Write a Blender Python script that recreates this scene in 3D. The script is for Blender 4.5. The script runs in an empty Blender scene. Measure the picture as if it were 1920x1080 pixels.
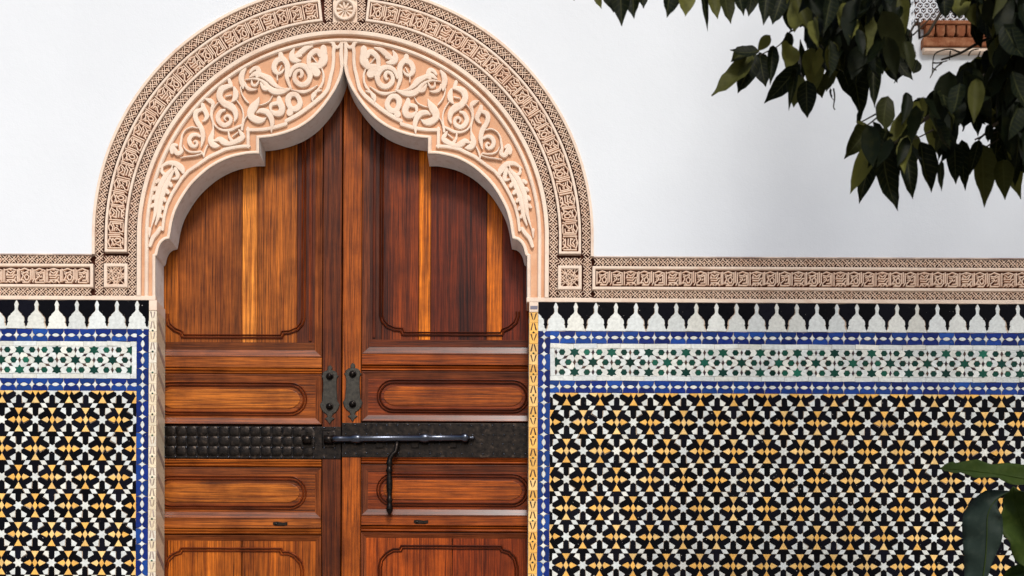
import bpy, math, random
from math import radians as R, sin, cos, pi, hypot, atan2
from mathutils import Vector, Matrix
from mathutils.geometry import tessellate_polygon
random.seed(7)
SC = bpy.context.scene
COL = SC.collection
# ---------------------------------------------------------------- camera, world, sun, exposure
S = 0.003            # metres on the wall plane for one pixel of the 1920 px photograph
DIST = 6.8           # camera to wall
HU, HV = 960.0, 1300.0   # foot of the camera axis on the wall, in photograph pixels
EYE = 1.5
ROLL = 0.0045
cd = bpy.data.cameras.new('camera'); cam = bpy.data.objects.new('camera', cd); COL.objects.link(cam)
cam.location = (0, -DIST, EYE); cam.rotation_euler = (R(90), -ROLL, 0)
cd.sensor_width = 36.0; cd.lens = 36.0 * DIST / (1920 * S); cd.shift_y = (HV - 540) / 1920.0
cd.dof.use_dof = True; cd.dof.focus_distance = DIST; cd.dof.aperture_fstop = 4.0
cd.clip_start = 0.1; cd.clip_end = 500
SC.camera = cam
W = bpy.data.worlds.new('World'); SC.world = W; W.use_nodes = True
nt = W.node_tree; bg = nt.nodes['Background']
sk = nt.nodes.new('ShaderNodeTexSky'); sk.sky_type = 'NISHITA'; sk.sun_disc = False
SUN_EL, SUN_AZ = 44.0, 10.0      # azimuth measured from straight behind the camera, + = from the right
sk.sun_elevation = R(SUN_EL); sk.sun_rotation = R(180 - SUN_AZ); sk.air_density = 1.0; sk.dust_density = 2.6; sk.ozone_density = 0.7
nt.links.new(sk.outputs[0], bg.inputs['Color']); bg.inputs['Strength'].default_value = 0.15
sd = bpy.data.lights.new('sun', 'SUN'); sd.energy = 2.7; sd.angle = R(14); sd.color = (1.0, 0.98, 0.95)
sun = bpy.data.objects.new('sun', sd); COL.objects.link(sun); sun.location = (1, -6, 9)
sdir = Vector((sin(R(SUN_AZ)) * cos(R(SUN_EL)), -cos(R(SUN_AZ)) * cos(R(SUN_EL)), sin(R(SUN_EL))))
sun.rotation_euler = (-sdir).to_track_quat('-Z', 'Y').to_euler()
SC.view_settings.view_transform = 'Standard'; SC.view_settings.look = 'None'
SC.view_settings.gamma = 1.0; SC.view_settings.use_curve_mapping = False
SC.view_settings.exposure = -0.07
SC.render.engine = 'CYCLES'; SC.cycles.max_bounces = 6

# ---------------------------------------------------------------- coordinates
def U(px, py):       # pixel of the (slightly rolled) photograph -> level wall coordinates
    return (px + ROLL * (py - HV), py - ROLL * (px - HU))
def PT(u, v, d=0.0, f=1.0):      # level coordinates -> metres, d = proud of the wall
    return ((u - HU) * S * f, -d, EYE + (HV - v) * S * f)
def FZ(d): return (DIST - d) / DIST
# ---------------------------------------------------------------- materials
def mat(name, build):
    m = bpy.data.materials.new(name); m.use_nodes = True
    n = m.node_tree; b = n.nodes['Principled BSDF']
    build(n, b); return m
def nd(n, t, **k):
    x = n.nodes.new(t)
    for a, v in k.items():
        if a.startswith('i_'):
            x.inputs[int(a[2:]) if a[2:].isdigit() else a[2:]].default_value = v
        else: setattr(x, a, v)
    return x
def lk(n, a, b): n.links.new(a, b)
def pos(n, scale=(1, 1, 1)):
    g = nd(n, 'ShaderNodeNewGeometry'); m = nd(n, 'ShaderNodeMapping'); m.inputs['Scale'].default_value = scale
    lk(n, g.outputs['Position'], m.inputs['Vector']); return m.outputs['Vector']
def noise(n, vec, scale, detail=4, rough=.55, dist=0.0):
    t = nd(n, 'ShaderNodeTexNoise'); t.inputs['Scale'].default_value = scale; t.inputs['Detail'].default_value = detail
    t.inputs['Roughness'].default_value = rough; t.inputs['Distortion'].default_value = dist
    lk(n, vec, t.inputs['Vector']); return t.outputs[0]
def ramp(n, fac, stops):
    r = nd(n, 'ShaderNodeValToRGB'); e = r.color_ramp.elements
    while len(e) < len(stops): e.new(0.5)
    for el, (p, c) in zip(e, stops):
        el.position = p; el.color = (c[0], c[1], c[2], 1) if isinstance(c, (tuple, list)) else (c, c, c, 1)
    lk(n, fac, r.inputs[0]); return r.outputs[0]
def mix(n, mode, fac, a, b):
    x = nd(n, 'ShaderNodeMix', data_type='RGBA', blend_type=mode)
    for i, v in ((0, fac), (6, a), (7, b)):
        if hasattr(v, 'is_linked'): lk(n, v, x.inputs[i])
        else: x.inputs[i].default_value = v if i == 0 else (v[0], v[1], v[2], 1)
    return x.outputs[2]
def math_(n, op, a, b=None):
    x = nd(n, 'ShaderNodeMath', operation=op)
    for i, v in ((0, a), (1, b)):
        if v is None: continue
        if hasattr(v, 'is_linked'): lk(n, v, x.inputs[i])
        else: x.inputs[i].default_value = v
    return x.outputs[0]
def bump(n, b, h, strength=.3, dist=.002):
    x = nd(n, 'ShaderNodeBump'); x.inputs['Strength'].default_value = strength; x.inputs['Distance'].default_value = dist
    lk(n, h, x.inputs['Height']); lk(n, x.outputs[0], b.inputs['Normal'])
def rnd(n):          # one random number per piece, for single objects and for joined meshes alike
    o = nd(n, 'ShaderNodeObjectInfo'); g = nd(n, 'ShaderNodeNewGeometry')
    return math_(n, 'FRACT', math_(n, 'ADD', o.outputs['Random'], g.outputs['Random Per Island']))

def plaster(c, var=.06, rough=.9, bscale=160, bstr=.25, stain=None, bdist=.002):
    def f(n, b):
        v = pos(n)
        big = noise(n, v, 1.1, 5, .6)
        fine = noise(n, v, bscale, 3, .6)
        col = mix(n, 'MULTIPLY', 1.0, c, ramp(n, big, [(.3, 1 - var), (.7, 1 + var * .3)]))
        col = mix(n, 'MULTIPLY', 1.0, col, ramp(n, noise(n, v, 420, 2), [(.35, .93), (.65, 1.0)]))
        if stain:
            st = noise(n, v, stain[0], 4, .65)
            col = mix(n, 'MIX', ramp(n, st, [(stain[1], 0.0), (stain[2], stain[4])]), col, stain[3])
        lk(n, col, b.inputs['Base Color']); b.inputs['Roughness'].default_value = rough
        b.inputs['Specular IOR Level'].default_value = .2
        h = math_(n, 'ADD', fine, math_(n, 'MULTIPLY', noise(n, v, 28, 4), 1.5))
        bump(n, b, h, bstr, bdist)
    return f
M = {}
M['wall'] = mat('white_plaster', plaster((.735, .765, .79), .04, .95, 120, .38))
M['cream'] = mat('carved_plaster', plaster((.86, .695, .555), .14, .9, 260, .45, (7, .50, .74, (.60, .38, .26), .6), .0014))
M['terra'] = mat('reddened_plaster', plaster((.70, .38, .22), .18, .95, 300, .5, (16, .45, .75, (.80, .54, .36), .45), .0015))
M['recess_shade'] = mat('painted_recess_shade', plaster((.07, .020, .011), .25, .95, 300, .5))  # near-black brown: shade of the interlace gaps put into the colour
M['letter'] = mat('letter_ground_painted_shade', plaster((.11, .038, .02), .25, .95, 300, .5))  # shade between the raised letters and carving painted as a dark ground
M['soffit'] = mat('soffit_plaster', plaster((.80, .755, .70), .10, .95, 200, .6, (26, .5, .7, (.55, .45, .36), .5), .003))
M['strand'] = mat('interlace_plaster', plaster((.88, .66, .50), .14, .9, 260, .35, (8, .48, .75, (.58, .32, .20), .6), .0012))
M['edge'] = mat('weathered_plaster', plaster((.74, .60, .50), .15, .95, 260, .4, (3.5, .42, .62, (.20, .13, .12), .75)))
M['grout'] = mat('grout', plaster((.60, .47, .36), .15, .95, 300, .3))

def glaze(c, var=.25, hue=0.0, rough=.22, chips=None, c2=None, spec=.3):
    def f(n, b):
        r = rnd(n); v = pos(n)
        base = c
        if c2 is not None: base = mix(n, 'MIX', ramp(n, r, [(.35, 0.0), (.95, 1.0)]), c, c2)
        r2 = math_(n, 'FRACT', math_(n, 'MULTIPLY', r, 7.31))
        col = mix(n, 'MULTIPLY', 1.0, base, ramp(n, r2, [(0, 1 - var), (1, 1 + var * .25)]))
        col = mix(n, 'MULTIPLY', 1.0, col, ramp(n, noise(n, v, 60, 4, .6), [(.3, .82), (.7, 1.08)]))
        if chips:
            ch = noise(n, v, 95, 2, .5); th = ramp(n, ch, [(chips[0], 0.0), (chips[0] + .012, 1.0)])
            col = mix(n, 'MIX', th, col, chips[1])
        lk(n, col, b.inputs['Base Color'])
        lk(n, ramp(n, noise(n, v, 35, 3), [(.3, rough), (.75, rough + .3)]), b.inputs['Roughness'])
        b.inputs['Specular IOR Level'].default_value = spec
        bump(n, b, noise(n, v, 55, 3), .25, .002)
    return f
M['white_glaze'] = mat('white_glaze', glaze((.70, .735, .71), .16, c2=(.76, .76, .68)))
M['black_glaze'] = mat('black_glaze', glaze((.003, .003, .0045), .3, spec=.035, c2=(.006, .006, .011), chips=(.765, (.6, .55, .5))))
M['yellow_glaze'] = mat('yellow_glaze', glaze((.92, .50, .11), .2, spec=.2, c2=(.92, .62, .24)))
M['blue_glaze'] = mat('blue_glaze', glaze((.005, .022, .175), .45, spec=.12, c2=(.012, .065, .30), chips=(.78, (.7, .7, .7))))
M['green_glaze'] = mat('green_glaze', glaze((.004, .045, .033), .5, spec=.10, c2=(.012, .12, .075), chips=(.78, (.7, .7, .7))))
M['brown_glaze'] = mat('brown_glaze', glaze((.045, .025, .035), .4, spec=.15, c2=(.10, .055, .04)))
M['faded_glaze'] = mat('faded_glaze', glaze((.36, .28, .25), .3, spec=.15, c2=(.55, .42, .30)))
M['slate_glaze'] = mat('slate_glaze', glaze((.20, .19, .24), .2))

def wood(vertical=True, streak=0.3, coat=.05):
    def f(n, b):
        o = nd(n, 'ShaderNodeObjectInfo')
        sx, sz = (1.0, .018) if vertical else (.018, 1.0)
        g = nd(n, 'ShaderNodeNewGeometry')
        off = nd(n, 'ShaderNodeVectorMath', operation='ADD'); lk(n, g.outputs['Position'], off.inputs[0])
        cx = nd(n, 'ShaderNodeCombineXYZ'); r30 = math_(n, 'MULTIPLY', o.outputs['Random'], 37.0)
        for i in range(3): lk(n, r30, cx.inputs[i])
        lk(n, cx.outputs[0], off.inputs[1])
        mp = nd(n, 'ShaderNodeMapping'); mp.inputs['Scale'].default_value = (sx, 1, sz); lk(n, off.outputs[0], mp.inputs['Vector'])
        v = mp.outputs['Vector']
        fine = noise(n, v, 210, 5, .7, .05)
        mid = noise(n, v, 95, 5, .65, .25)
        big = noise(n, v, 15, 4, .65, .3)
        blot = noise(n, pos(n), 5.5, 4, .6)
        col = mix(n, 'MULTIPLY', 1.0, o.outputs['Color'], ramp(n, fine, [(.34, .22), (.50, .92), (.72, 1.5)]))
        col = mix(n, 'MULTIPLY', 1.0, col, ramp(n, mid, [(.31, (.36, .24, .16)), (.5, (.97, .95, .9)), (.68, (1.4, 1.4, 1.2))]))
        col = mix(n, 'MULTIPLY', streak, col, ramp(n, big, [(.36, (.16, .11, .08)), (.47, (.85, .8, .75)), (.68, (1.3, 1.25, 1.1))]))
        col = mix(n, 'MULTIPLY', .8, col, ramp(n, blot, [(.3, (.50, .42, .38)), (.6, (1.08, 1.05, 1.0))]))
        lk(n, col, b.inputs['Base Color'])
        lk(n, ramp(n, mid, [(.3, .30), (.7, .52)]), b.inputs['Roughness'])
        b.inputs['Coat Weight'].default_value = coat; b.inputs['Coat Roughness'].default_value = .22
        b.inputs['Specular IOR Level'].default_value = .13
        bump(n, b, math_(n, 'ADD', fine, mid), .7, .0016)
    return f
M['wood_v'] = mat('varnished_wood_upright', wood(True))
M['wood_vs'] = mat('varnished_wood_streaked', wood(True, .95))
M['wood_b'] = mat('varnished_moulding_wood', wood(False, .4, .5))
M['wood_h'] = mat('varnished_wood_level', wood(False))
def ironf(n, b):
    v = pos(n); nn = noise(n, v, 40, 5, .6)
    lk(n, ramp(n, nn, [(.3, (.008, .007, .007)), (.6, (.022, .017, .014)), (.8, (.085, .060, .045))]), b.inputs['Base Color'])
    b.inputs['Metallic'].default_value = .9
    lk(n, ramp(n, nn, [(.3, .22), (.7, .42)]), b.inputs['Roughness'])
    bump(n, b, noise(n, v, 130, 4), .5, .002)
M['iron'] = mat('black_iron', ironf)
def platef(n, b):
    v = pos(n); nn = noise(n, v, 60, 5, .6)
    lk(n, ramp(n, nn, [(.3, (.012, .010, .007)), (.7, (.042, .036, .026))]), b.inputs['Base Color'])
    b.inputs['Metallic'].default_value = .5; b.inputs['Roughness'].default_value = .45
    bump(n, b, noise(n, v, 220, 4), .6, .002)
M['polish'] = mat('rubbed_iron', lambda n, b: (b.inputs['Base Color'].__setattr__('default_value', (.085, .095, .12, 1)), b.inputs['Metallic'].__setattr__('default_value', 1.0), b.inputs['Roughness'].__setattr__('default_value', .27), bump(n, b, noise(n, pos(n), 90, 3), .3, .002)))
M['plate'] = mat('worn_iron_plate', platef)
def leaff(c1, c2, c3):
    def f(n, b):
        r = rnd(n); v = pos(n)
        col = mix(n, 'MIX', ramp(n, r, [(.70, 0.0), (1.0, .9)]), c1, c2)
        col = mix(n, 'MIX', ramp(n, noise(n, v, 30, 4), [(.5, 0.0), (.8, .6)]), col, c3)
        uvn = nd(n, 'ShaderNodeTexCoord'); sp = nd(n, 'ShaderNodeSeparateXYZ'); lk(n, uvn.outputs['UV'], sp.inputs[0])
        au = math_(n, 'ABSOLUTE', math_(n, 'SUBTRACT', sp.outputs[0], .5))
        rib = ramp(n, au, [(.0, 1.0), (.045, 0.0)])
        sv = math_(n, 'ABSOLUTE', math_(n, 'SUBTRACT', math_(n, 'FRACT', math_(n, 'SUBTRACT', math_(n, 'MULTIPLY', sp.outputs[1], 9.0), math_(n, 'MULTIPLY', au, 3.0))), .5))
        side = math_(n, 'MULTIPLY', ramp(n, sv, [(.0, .55), (.10, 0.0)]), ramp(n, au, [(.40, 1.0), (.47, 0.0)]))
        vein = math_(n, 'MAXIMUM', rib, side)
        col = mix(n, 'MIX', math_(n, 'MULTIPLY', vein, .55), col, tuple(min(1, q * 3.2 + .012) for q in c3))
        lk(n, col, b.inputs['Base Color']); b.inputs['Roughness'].default_value = .55
        b.inputs['Specular IOR Level'].default_value = .10
        tr = nd(n, 'ShaderNodeBsdfTranslucent'); lk(n, col, tr.inputs[0])
        ms = nd(n, 'ShaderNodeMixShader'); ms.inputs[0].default_value = .28
        out = n.nodes['Material Output']; lk(n, b.outputs[0], ms.inputs[1]); lk(n, tr.outputs[0], ms.inputs[2]); lk(n, ms.outputs[0], out.inputs[0])
        bump(n, b, noise(n, v, 90, 3), .3, .002)
    return f
M['leaf'] = mat('tree_leaf', leaff((.005, .008, .0025), (.13, .13, .028), (.022, .023, .005)))
M['broad'] = mat('broad_leaf', leaff((.035, .058, .010), (.045, .075, .012), (.065, .090, .018)))
M['broad_grey'] = mat('broad_leaf_bluish', leaff((.024, .038, .030), (.034, .050, .040), (.055, .068, .052)))
M['bark'] = mat('bark', plaster((.055, .042, .028), .3, .9, 80, .8))
M['stone'] = mat('paving', plaster((.40, .36, .33), .15, .8, 90, .4))
M['eave'] = mat('carved_eave', plaster((.26, .085, .035), .3, .9, 200, .5, (18, .45, .7, (.50, .25, .13), .6)))

# ---------------------------------------------------------------- mesh helpers
class MB:
    def __init__(s): s.v = []; s.f = []
    def add(s, vs, fs):
        o = len(s.v); s.v += vs; s.f += [tuple(i + o for i in f) for f in fs]
    def mesh(s, name, m, smooth=False):
        me = bpy.data.meshes.new(name); me.from_pydata(s.v, [], s.f)
        if m: me.materials.append(m)
        if smooth: me.polygons.foreach_set('use_smooth', [True] * len(me.polygons))
        me.update(); return me
    def build(s, name, m, parent=None, smooth=False, kind=None, label=None):
        o = bpy.data.objects.new(name, s.mesh(name, m, smooth)); link(o, parent)
        if kind: o['kind'] = kind
        if label: o['label'] = label
        return o
WL = {}
def link(o, parent=None, loc=None):
    COL.objects.link(o)
    if loc is not None: o.location = loc
    WL[o.name] = Vector(loc) if loc is not None else Vector((0, 0, 0))
    if parent is not None:
        o.parent = parent; o.matrix_parent_inverse = Matrix.Translation(-WL[parent.name])
def thing(name, label, cat, loc, group=None):
    o = bpy.data.objects.new(name, None); o.empty_display_size = .1; link(o, None, loc)
    o['label'] = label; o['category'] = cat
    if group: o['group'] = group
    return o
def catmull(p, n=6, closed=False):
    N = len(p); out = []
    rng = range(N if closed else N - 1)
    for i in rng:
        g = (lambda k: p[k % N]) if closed else (lambda k: p[min(max(k, 0), N - 1)])
        a, b, c, d = g(i - 1), g(i), g(i + 1), g(i + 2)
        for j in range(n):
            t = j / n
            out.append(tuple(.5 * (2 * b[k] + (c[k] - a[k]) * t + (2 * a[k] - 5 * b[k] + 4 * c[k] - d[k]) * t * t + (3 * b[k] - a[k] - 3 * c[k] + d[k]) * t ** 3) for k in range(len(b))))
    if not closed: out.append(tuple(p[-1]))
    return out
def sweep(mb, pts, prof, closed=False, ws=None, f=1.0, caps=True, conv=None):
    """profile (offset px, depth m) swept along a path of level coordinates; ws scales the offset"""
    N = len(pts); P = len(prof); vs = []
    for i, p in enumerate(pts):
        a = pts[(i - 1) % N] if (closed or i > 0) else None
        c = pts[(i + 1) % N] if (closed or i < N - 1) else None
        t1 = (p[0] - a[0], p[1] - a[1]) if a else None; t2 = (c[0] - p[0], c[1] - p[1]) if c else None
        def nz(t):
            l = hypot(*t) or 1e-9; return (t[0] / l, t[1] / l)
        t1 = nz(t1) if t1 else None; t2 = nz(t2) if t2 else None
        t1 = t1 or t2; t2 = t2 or t1
        n1 = (-t1[1], t1[0]); n2 = (-t2[1], t2[0]); nx, ny = n1[0] + n2[0], n1[1] + n2[1]
        l = hypot(nx, ny)
        if l < .35: nx, ny = n1; k = 1
        else:
            nx /= l; ny /= l; k = 1 / max(.4, nx * n1[0] + ny * n1[1])
        w = ws[i] if ws else 1.0
        for (o, h) in prof:
            u, v = p[0] + nx * o * k * w, p[1] + ny * o * k * w
            if conv: u, v = conv(u, v)
            vs.append(PT(u, v, h, f))
    fs = []
    for i in range(N if closed else N - 1):
        j = (i + 1) % N
        for q in range(P - 1): fs.append((i * P + q, i * P + q + 1, j * P + q + 1, j * P + q))
    if caps and not closed:
        fs.append(tuple(range(P))); fs.append(tuple((N - 1) * P + q for q in range(P)[::-1]))
    mb.add(vs, fs)
def RIB(h0, h1): H = h1 - h0; return [(-.5, h0), (-.49, h1 - H * .22), (-.40, h1 - H * .06), (0, h1), (.40, h1 - H * .06), (.49, h1 - H * .22), (.5, h0)]
def RB3(h0, h1): return [(-.5, h0), (-.32, h1), (.32, h1), (.5, h0)]
def resample(p, step):
    out = [p[0]]; acc = 0
    for a, b in zip(p, p[1:]):
        l = hypot(b[0] - a[0], b[1] - a[1])
        if l < 1e-6: continue
        n = max(1, int(round(l / step)))
        for j in range(1, n + 1): out.append(tuple(a[k] + (b[k] - a[k]) * j / n for k in range(len(a))))
    return out
def ribbon(mb, pw, h0, h1, f=1.0, step=1.6, prof=None, round_=True, conv=None, smooth=True):
    """pw: (u, v, width) -> rounded raised band"""
    p = catmull(pw, 6) if (smooth and len(pw) > 2) else list(pw)
    p = resample(p, step)
    L = [0.0]
    for a, b in zip(p, p[1:]): L.append(L[-1] + hypot(b[0] - a[0], b[1] - a[1]))
    T = L[-1]; ws = []; q = []
    w0, w1 = pw[0][2], pw[-1][2]
    ext = []
    if round_:
        def dirn(a, b):
            l = hypot(b[0] - a[0], b[1] - a[1]) or 1; return ((b[0] - a[0]) / l, (b[1] - a[1]) / l)
        d0 = dirn(p[1], p[0]); d1 = dirn(p[-2], p[-1])
        pre = [(p[0][0] + d0[0] * w0 / 2 * t, p[0][1] + d0[1] * w0 / 2 * t, w0 * max(.08, math.sqrt(max(0, 1 - t * t)))) for t in (1, .92, .7, .4)] if w0 > .8 else []
        post = [(p[-1][0] + d1[0] * w1 / 2 * t, p[-1][1] + d1[1] * w1 / 2 * t, w1 * max(.08, math.sqrt(max(0, 1 - t * t)))) for t in (.4, .7, .92, 1)] if w1 > .8 else []
        p = pre + p + post
    sweep(mb, [(a[0], a[1]) for a in p], prof or RIB(h0, h1), False, [max(.15, a[2]) for a in p], f, True, conv)
def inset(poly, d):
    N = len(poly); A = sum(poly[i][0] * poly[(i + 1) % N][1] - poly[(i + 1) % N][0] * poly[i][1] for i in range(N))
    sg = 1 if A > 0 else -1; out = []
    for i in range(N):
        a, b, c = poly[i - 1], poly[i], poly[(i + 1) % N]
        def nz(x, y):
            l = hypot(x, y) or 1e-9; return x / l, y / l
        t1 = nz(b[0] - a[0], b[1] - a[1]); t2 = nz(c[0] - b[0], c[1] - b[1])
        n1 = (-t1[1] * sg, t1[0] * sg); n2 = (-t2[1] * sg, t2[0] * sg)
        x, y = n1[0] + n2[0], n1[1] + n2[1]; l = hypot(x, y)
        if l < .3: out.append((b[0] + n1[0] * d, b[1] + n1[1] * d)); continue
        x /= l; y /= l; k = d / max(.45, x * n1[0] + y * n1[1])
        out.append((b[0] + x * k, b[1] + y * k))
    return out
def prism(mb, poly, h0, h1, ch=.5, chd=.0008, f=1.0, local=False, back=False):
    """flat piece with a chamfered edge"""
    top = inset(poly, ch) if ch else poly; N = len(poly)
    g = (lambda p, h: (p[0] * S * f, -h, -p[1] * S * f)) if local else (lambda p, h: PT(p[0], p[1], h, f))
    if ch:
        vs = [g(p, h0) for p in poly] + [g(p, h1 - chd) for p in poly] + [g(p, h1) for p in top]; K = 3
    else:
        vs = [g(p, h0) for p in poly] + [g(p, h1) for p in poly]; K = 2
    fs = []
    for k in range(K - 1):
        for i in range(N):
            j = (i + 1) % N; fs.append((k * N + i, k * N + j, (k + 1) * N + j, (k + 1) * N + i))
    tv = [Vector((p[0], p[1], 0)) for p in (top if ch else poly)]
    o = (K - 1) * N
    if N <= 4: fs.append(tuple(o + i for i in range(N)))
    else:
        for t in tessellate_polygon([tv]): fs.append(tuple(o + i for i in t))
    mb.add(vs, fs)
def rect(u0, v0, u1, v1): return [(u0, v0), (u1, v0), (u1, v1), (u0, v1)]
def clip(poly, r):
    for ax, lim, sg in ((0, r[0], 1), (0, r[2], -1), (1, r[1], 1), (1, r[3], -1)):
        out = []
        for i in range(len(poly)):
            a, b = poly[i - 1], poly[i]; ia = (a[ax] - lim) * sg >= -1e-9; ib = (b[ax] - lim) * sg >= -1e-9
            if ia != ib:
                t = (lim - a[ax]) / (b[ax] - a[ax]); out.append((a[0] + (b[0] - a[0]) * t, a[1] + (b[1] - a[1]) * t))
            if ib: out.append(b)
        poly = out
        if len(poly) < 3: return []
    q = []
    for p in poly:
        if not q or hypot(p[0] - q[-1][0], p[1] - q[-1][1]) > .05: q.append(p)
    if len(q) > 1 and hypot(q[0][0] - q[-1][0], q[0][1] - q[-1][1]) < .05: q.pop()
    return q if len(q) > 2 else []
def area(p): return abs(sum(p[i - 1][0] * p[i][1] - p[i][0] * p[i - 1][1] for i in range(len(p)))) / 2
# ================================================================ ground and plain wall
g = MB(); g.add([(-12, -14, 0), (12, -14, 0), (12, .4, 0), (-12, .4, 0)], [(0, 1, 2, 3)])
go = g.build('ground', M['stone']); go['kind'] = 'structure'
CU, CV, RO = 639.3, 444.9, 470.0
def arc_path(r, v0l, v0r, cu=CU, n=96):
    p = [(cu - r, v0l)] if v0l > CV else []
    if v0l > CV:
        k = max(1, int((v0l - CV) / 8)); p = [(cu - r, v0l + (CV - v0l) * i / k) for i in range(k)]
    p += [(cu - r * cos(pi * i / n), CV - r * sin(pi * i / n)) for i in range(n + 1)]
    if v0r > CV:
        k = max(1, int((v0r - CV) / 8)); p += [(cu + r, CV + (v0r - CV) * (i + 1) / k) for i in range(k)]
    return p
VT, VB = 481.0, 566.2       # frieze top and bottom
UL, UR = -330.0, 2250.0     # how far the wall dressings run past the picture
wall = thing('plaster_wall', 'smooth off-white plaster wall above the carved frieze and round the arch', 'wall', PT(960, 200))
w = MB()
prism(w, [(-900, VT)] + arc_path(RO, VT, VT) + [(2800, VT), (2800, -900), (-900, -900)], -.30, 0, 0)
w.build('wall_face', M['wall'], wall)
w = MB(); prism(w, rect(150, -100, 1130, 1799), -.50, -.40, 0); w.build('added_dark_backing', M['bark'], wall)  # unseen dark sheet added behind the doors to keep sky out of the gap
w = MB(); prism(w, rect(-900, VT + .3, UL, 1799), -.30, -.002, 0); prism(w, rect(UR, VT + .3, 2800, 1799), -.30, -.002, 0)
prism(w, rect(UL + .3, 1131, 276, 1799), -.3, .002, 0); prism(w, rect(1006.3, 1131, UR - .3, 1799), -.3, .002, 0)
w.build('wall_base', M['wall'], wall)

# ---------------------------------------------------------------- paths with arc length
class Path:
    def __init__(s, p):
        s.p = resample(p, 2.0); s.L = [0.0]
        for a, b in zip(s.p, s.p[1:]): s.L.append(s.L[-1] + hypot(b[0] - a[0], b[1] - a[1]))
        s.len = s.L[-1]
    def at(s, x, t):
        import bisect
        i = min(max(bisect.bisect_right(s.L, x) - 1, 0), len(s.p) - 2)
        a, b = s.p[i], s.p[i + 1]; l = s.L[i + 1] - s.L[i]; k = (x - s.L[i]) / l
        c = s.p[max(i - 1, 0)]; e = s.p[min(i + 2, len(s.p) - 1)]
        tx, ty = e[0] - c[0], e[1] - c[1]; q = hypot(tx, ty); tx /= q; ty /= q
        return (a[0] + (b[0] - a[0]) * k + ty * t, a[1] + (b[1] - a[1]) * k - tx * t)
def chain(mb, beads, path, s0, s1, half, h0, h1, per=17.3):
    n = max(1, round((s1 - s0) / per)); per = (s1 - s0) / n
    rr = random.Random(int(s1 * 7 + half)); 
    T = half * .97; q3 = per * .175
    for i in range(n + 1):
        mid = s0 + (i - .5) * per
        for sl in (1, -1):
            for off in (-q3, q3):
                pts = []
                for k in range(7):
                    t = -T + 2 * T * k / 6; x = mid + off + sl * t * (per / 17.3) * 1.02 + .3 * sin(t * .5 + i * 1.7 + off)
                    if s0 - .5 <= x <= s1 + .5: pts.append(path.at(x, t))
                if len(pts) > 1:
                    dh = (.0012 if (sl > 0) == (off > 0) else 0) + .0005 * (off > 0)
                    w = 1.32 + rr.uniform(-.12, .12)
                    sweep(mb, pts, [(-.5, h1 - .006), (-.42, h1 + dh), (.42, h1 + dh), (.5, h1 - .006)], False, [w] * len(pts), 1.0, False)
    for i in range(n + 1):
        x = s0 + i * per
        if x > s1 - 1: break
        if x < s0 + 3 or x > s1 - 3: continue
        q = [path.at(x + a, b) for a, b in ((-2.5, 0), (0, -2.7), (2.5, 0), (0, 2.7))]
        prism(beads, q, h1 - .009, h1 - .002 + rr.uniform(-.002, .001), 1.0, .0035)

# inscription: three letter groups, traced on the photograph at 10.8 times its size (origin x = left of each group)
LET = [
 [[(235,405),(235,690)], [(462,420),(462,640),(425,700),(300,700)], [(250,442),(345,398),(450,442)], [(275,470),(350,494),(430,450)],
  [(285,505),(320,560),(280,640)], [(300,480),(330,520)], [(352,560),(392,520),(430,575),(415,640),(372,650),(345,600),(352,560)], [(250,655),(325,652),(350,690)], [(392,480),(430,510)]],
 [[(497,400),(497,640)], [(535,425),(535,640),(505,700)], [(752,430),(752,700)], [(555,442),(640,400),(740,440)], [(565,478),(640,494),(705,445)],
  [(575,520),(625,525),(645,570),(600,612),(560,650)], [(590,560),(600,580)], [(655,520),(722,480),(722,650),(640,656)], [(565,660),(565,700),(735,700)], [(668,600),(690,560)]],
 [[(795,410),(795,700)], [(1062,420),(1062,690)], [(812,440),(925,400),(1045,440)], [(855,455),(925,505),(985,455)], [(850,490),(862,545),(960,548),(1015,450)], [(845,520),(845,560)],
  [(845,592),(965,600),(1005,545),(1060,545)], [(845,650),(1000,648),(1035,585)], [(830,705),(875,665),(920,705)], [(945,705),(970,668),(1010,670),(1035,712)], [(905,430),(945,430)]]]
LX = [(220, 480), (480, 775), (775, 1078)]
def letters(path, s0, s1, parent, start=0, h0=-.012, h1=.006, scale=1.0):
    s = s0; k = start; tot = 0; n = 0
    while tot < (s1 - s0) - 10: tot += (LX[(start + n) % 3][1] - LX[(start + n) % 3][0]) / 10.8; n += 1
    xs = (s1 - s0) / tot; last = start + n
    while True:
        a, b = LX[k % 3]; wd = (b - a) / 10.8 * xs
        if k == last: break
        mb = MB()
        for st in LET[k % 3]:
            pts = [(s + (x - a) / 10.8 * xs, (555 - y) / 10.8 * scale, 2.6 if len(st) > 2 else 2.7) for x, y in st]
            q = [path.at(p[0], p[1]) + (p[2] * random.uniform(.9, 1.12),) for p in resample(pts, 3.0)]
            if len(q) < 2: continue
            ribbon(mb, q, h0, h1 + random.uniform(-.0008, .0008), prof=RB3(h0, h1), round_=False, smooth=False, step=3)
        mb.build('letter_group', M['strand'], parent)
        s += wd; k += 1
def band(name, parent, inner, outer, h0, h1, m, ch=1.0):
    mb = MB(); prism(mb, outer + inner[::-1], h0, h1, 0); return mb.build(name, m, parent)
HG = -.022        # solid floor behind the interlace, painted dark to read as shaded holes
arch = thing('carved_arch_surround', 'carved pink and cream plaster arch framing the tall wooden double door', 'arch', PT(CU, 566))
# backing bodies
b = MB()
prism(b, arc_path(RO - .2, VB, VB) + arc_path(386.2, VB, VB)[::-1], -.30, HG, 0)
b.build('band_ground', M['recess_shade'], arch)
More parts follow.
